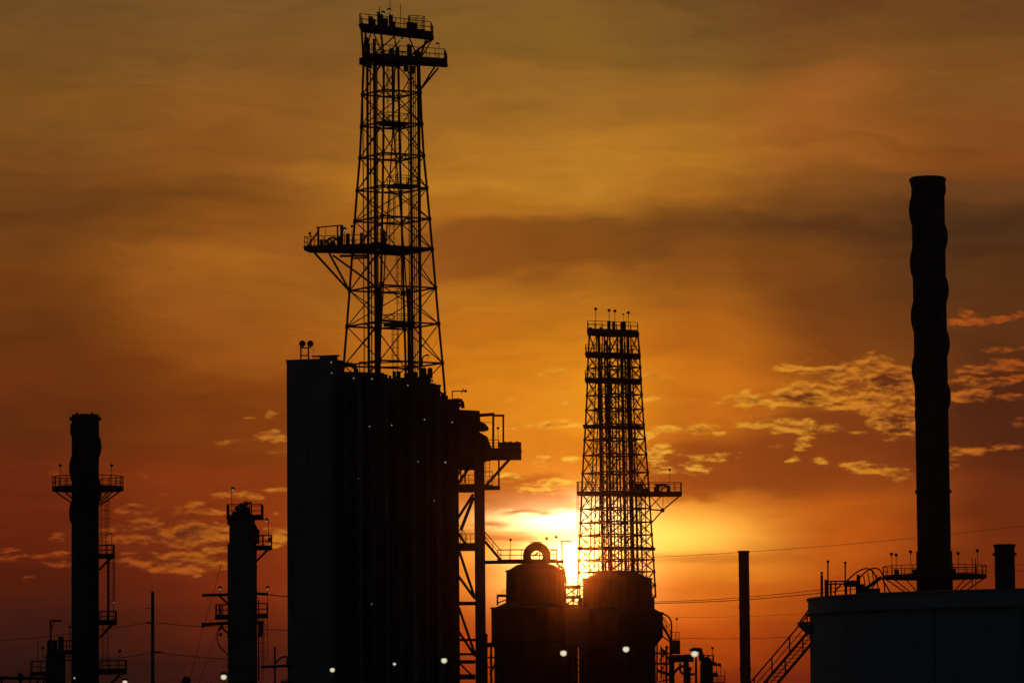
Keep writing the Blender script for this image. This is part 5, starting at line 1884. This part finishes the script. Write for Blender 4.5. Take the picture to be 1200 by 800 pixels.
# large floodlight on its own post at the right
D_ = 372.0
q = at(814, 765.5, D_)
fl = thing('floodlight', 'largest and brightest floodlight, with a boxy hood, right of the exchanger', 'floodlight', Vector((q.x, D_, 0)))
MB().bar((at(815.5, 770, D_).x, D_ + .5, 0), at(815.5, 768, D_ + .5), .11, 8).build('post', STEEL, fl)
hb = MB()
pts = [at(x, y, D_) for x, y in ((807.5, 760.5), (812, 758.3), (822, 758.6), (824.5, 766), (825.5, 773), (820, 775), (819, 770), (819.5, 763), (810, 763))]
n = len(pts)
hb.add([p + Vector((0, -.25, 0)) for p in pts] + [p + Vector((0, .6, 0)) for p in pts], [tuple(range(n)), tuple(range(2 * n - 1, n - 1, -1))] + [(k, k + n, (k + 1) % n + n, (k + 1) % n) for k in range(n)])
hb.build('hood', STEEL, fl)
MB().ball(q, 4.8 * mpx(D_), 18, 12, .9).build('lens', BULBW, fl, True)

# ------------------------------------------------------------------ shrubs along the bottom edge


def shrub(label, x, ytop, w_px, D, seed):
    rr = random.Random(seed)
    tp = at(x, ytop, D)
    H = max(1.5, tp.z)
    W = w_px * mpx(D)
    rt_ = thing('shrub', label, 'shrub', Vector((tp.x, D, 0)), 'shrubs along the foot of the plant')
    tr = MB()
    for k in range(5):
        a = rr.uniform(0, 6.28)
        tr.bar((tp.x, D, 0), (tp.x + .3 * W * math.cos(a), D + .3 * W * math.sin(a), H * rr.uniform(.5, .8)), .07, 5, .03)
    tr.build('stem', BARK, rt_)
    lf_ = MB()
    lobes = [(rr.uniform(-.35, .35) * W, rr.uniform(-.3, .3) * W, H * rr.uniform(.3, .88), rr.uniform(.16, .3)) for _ in range(14)] + [(0, 0, H * .8, .25)]
    for lx, ly, lz, lr in lobes:
        for _ in range(120):
            v = Vector((rr.gauss(0, 1), rr.gauss(0, 1), rr.gauss(0, .8))).normalized() * (lr * W * rr.random() ** .4)
            c_ = Vector((tp.x + lx, D + ly, min(H, max(.05, lz + v.z)))) + Vector((v.x, v.y, 0))
            u = Vector((rr.gauss(0, 1), rr.gauss(0, 1), rr.gauss(0, 1))).normalized() * rr.uniform(.10, .2)
            w_ = u.cross(Vector((rr.gauss(0, 1), rr.gauss(0, 1), rr.gauss(0, 1)))).normalized() * rr.uniform(.06, .12)
            lf_.add([c_ - u, c_ + w_, c_ + u, c_ - w_], [(0, 1, 2, 3)])
    lf_.build('foliage', LEAF, rt_)
    return rt_


shrub('bushy dark shrub at the bottom edge left of the yard lamp by the tall column', 217, 786, 20, 405, 1)
shrub('low dark shrub between the bushy shrub and the tall column', 243, 793, 30, 405, 2)
shrub('dark shrub at the bottom edge at the foot of the tall column', 302, 791, 34, 405, 3)
shrub('rounded dark shrub tucked against the foot of the blank slab', 336, 788, 26, 405, 4)
shrub('low dark shrub at the bottom edge right of the left chimney', 160, 793, 14, 405, 5)
shrub('wide low dark shrub at the foot of the black block', 430, 795, 70, 410, 6)
shrub('small dark shrub in front of the round-topped drum', 615, 796, 40, 420, 7)


# ------------------------------------------------------------------ the air: thin haze, its scatter and tint shaped to imitate lens bloom
HAZE_DENSITY = 2.5e-5
hz = MB().box((0, GY), 1900, 1900, -1.0, 110.0)
hm = bpy.data.materials.new('bloom_haze')
hm.use_nodes = True
hm.node_tree.nodes.clear()
NH = Nodes(hm.node_tree)
pv = NH.n('ShaderNodeVolumePrincipled')
pv.inputs['Color'].default_value = (0.95, 0.55, 0.30, 1)
pv.inputs['Density'].default_value = HAZE_DENSITY
pv.inputs['Anisotropy'].default_value = 0.994
ho = NH.n('ShaderNodeOutputMaterial')
hm.node_tree.links.new(pv.outputs[0], ho.inputs['Volume'])
h_o = hz.build('haze', hm)
h_o['kind'] = 'stuff'
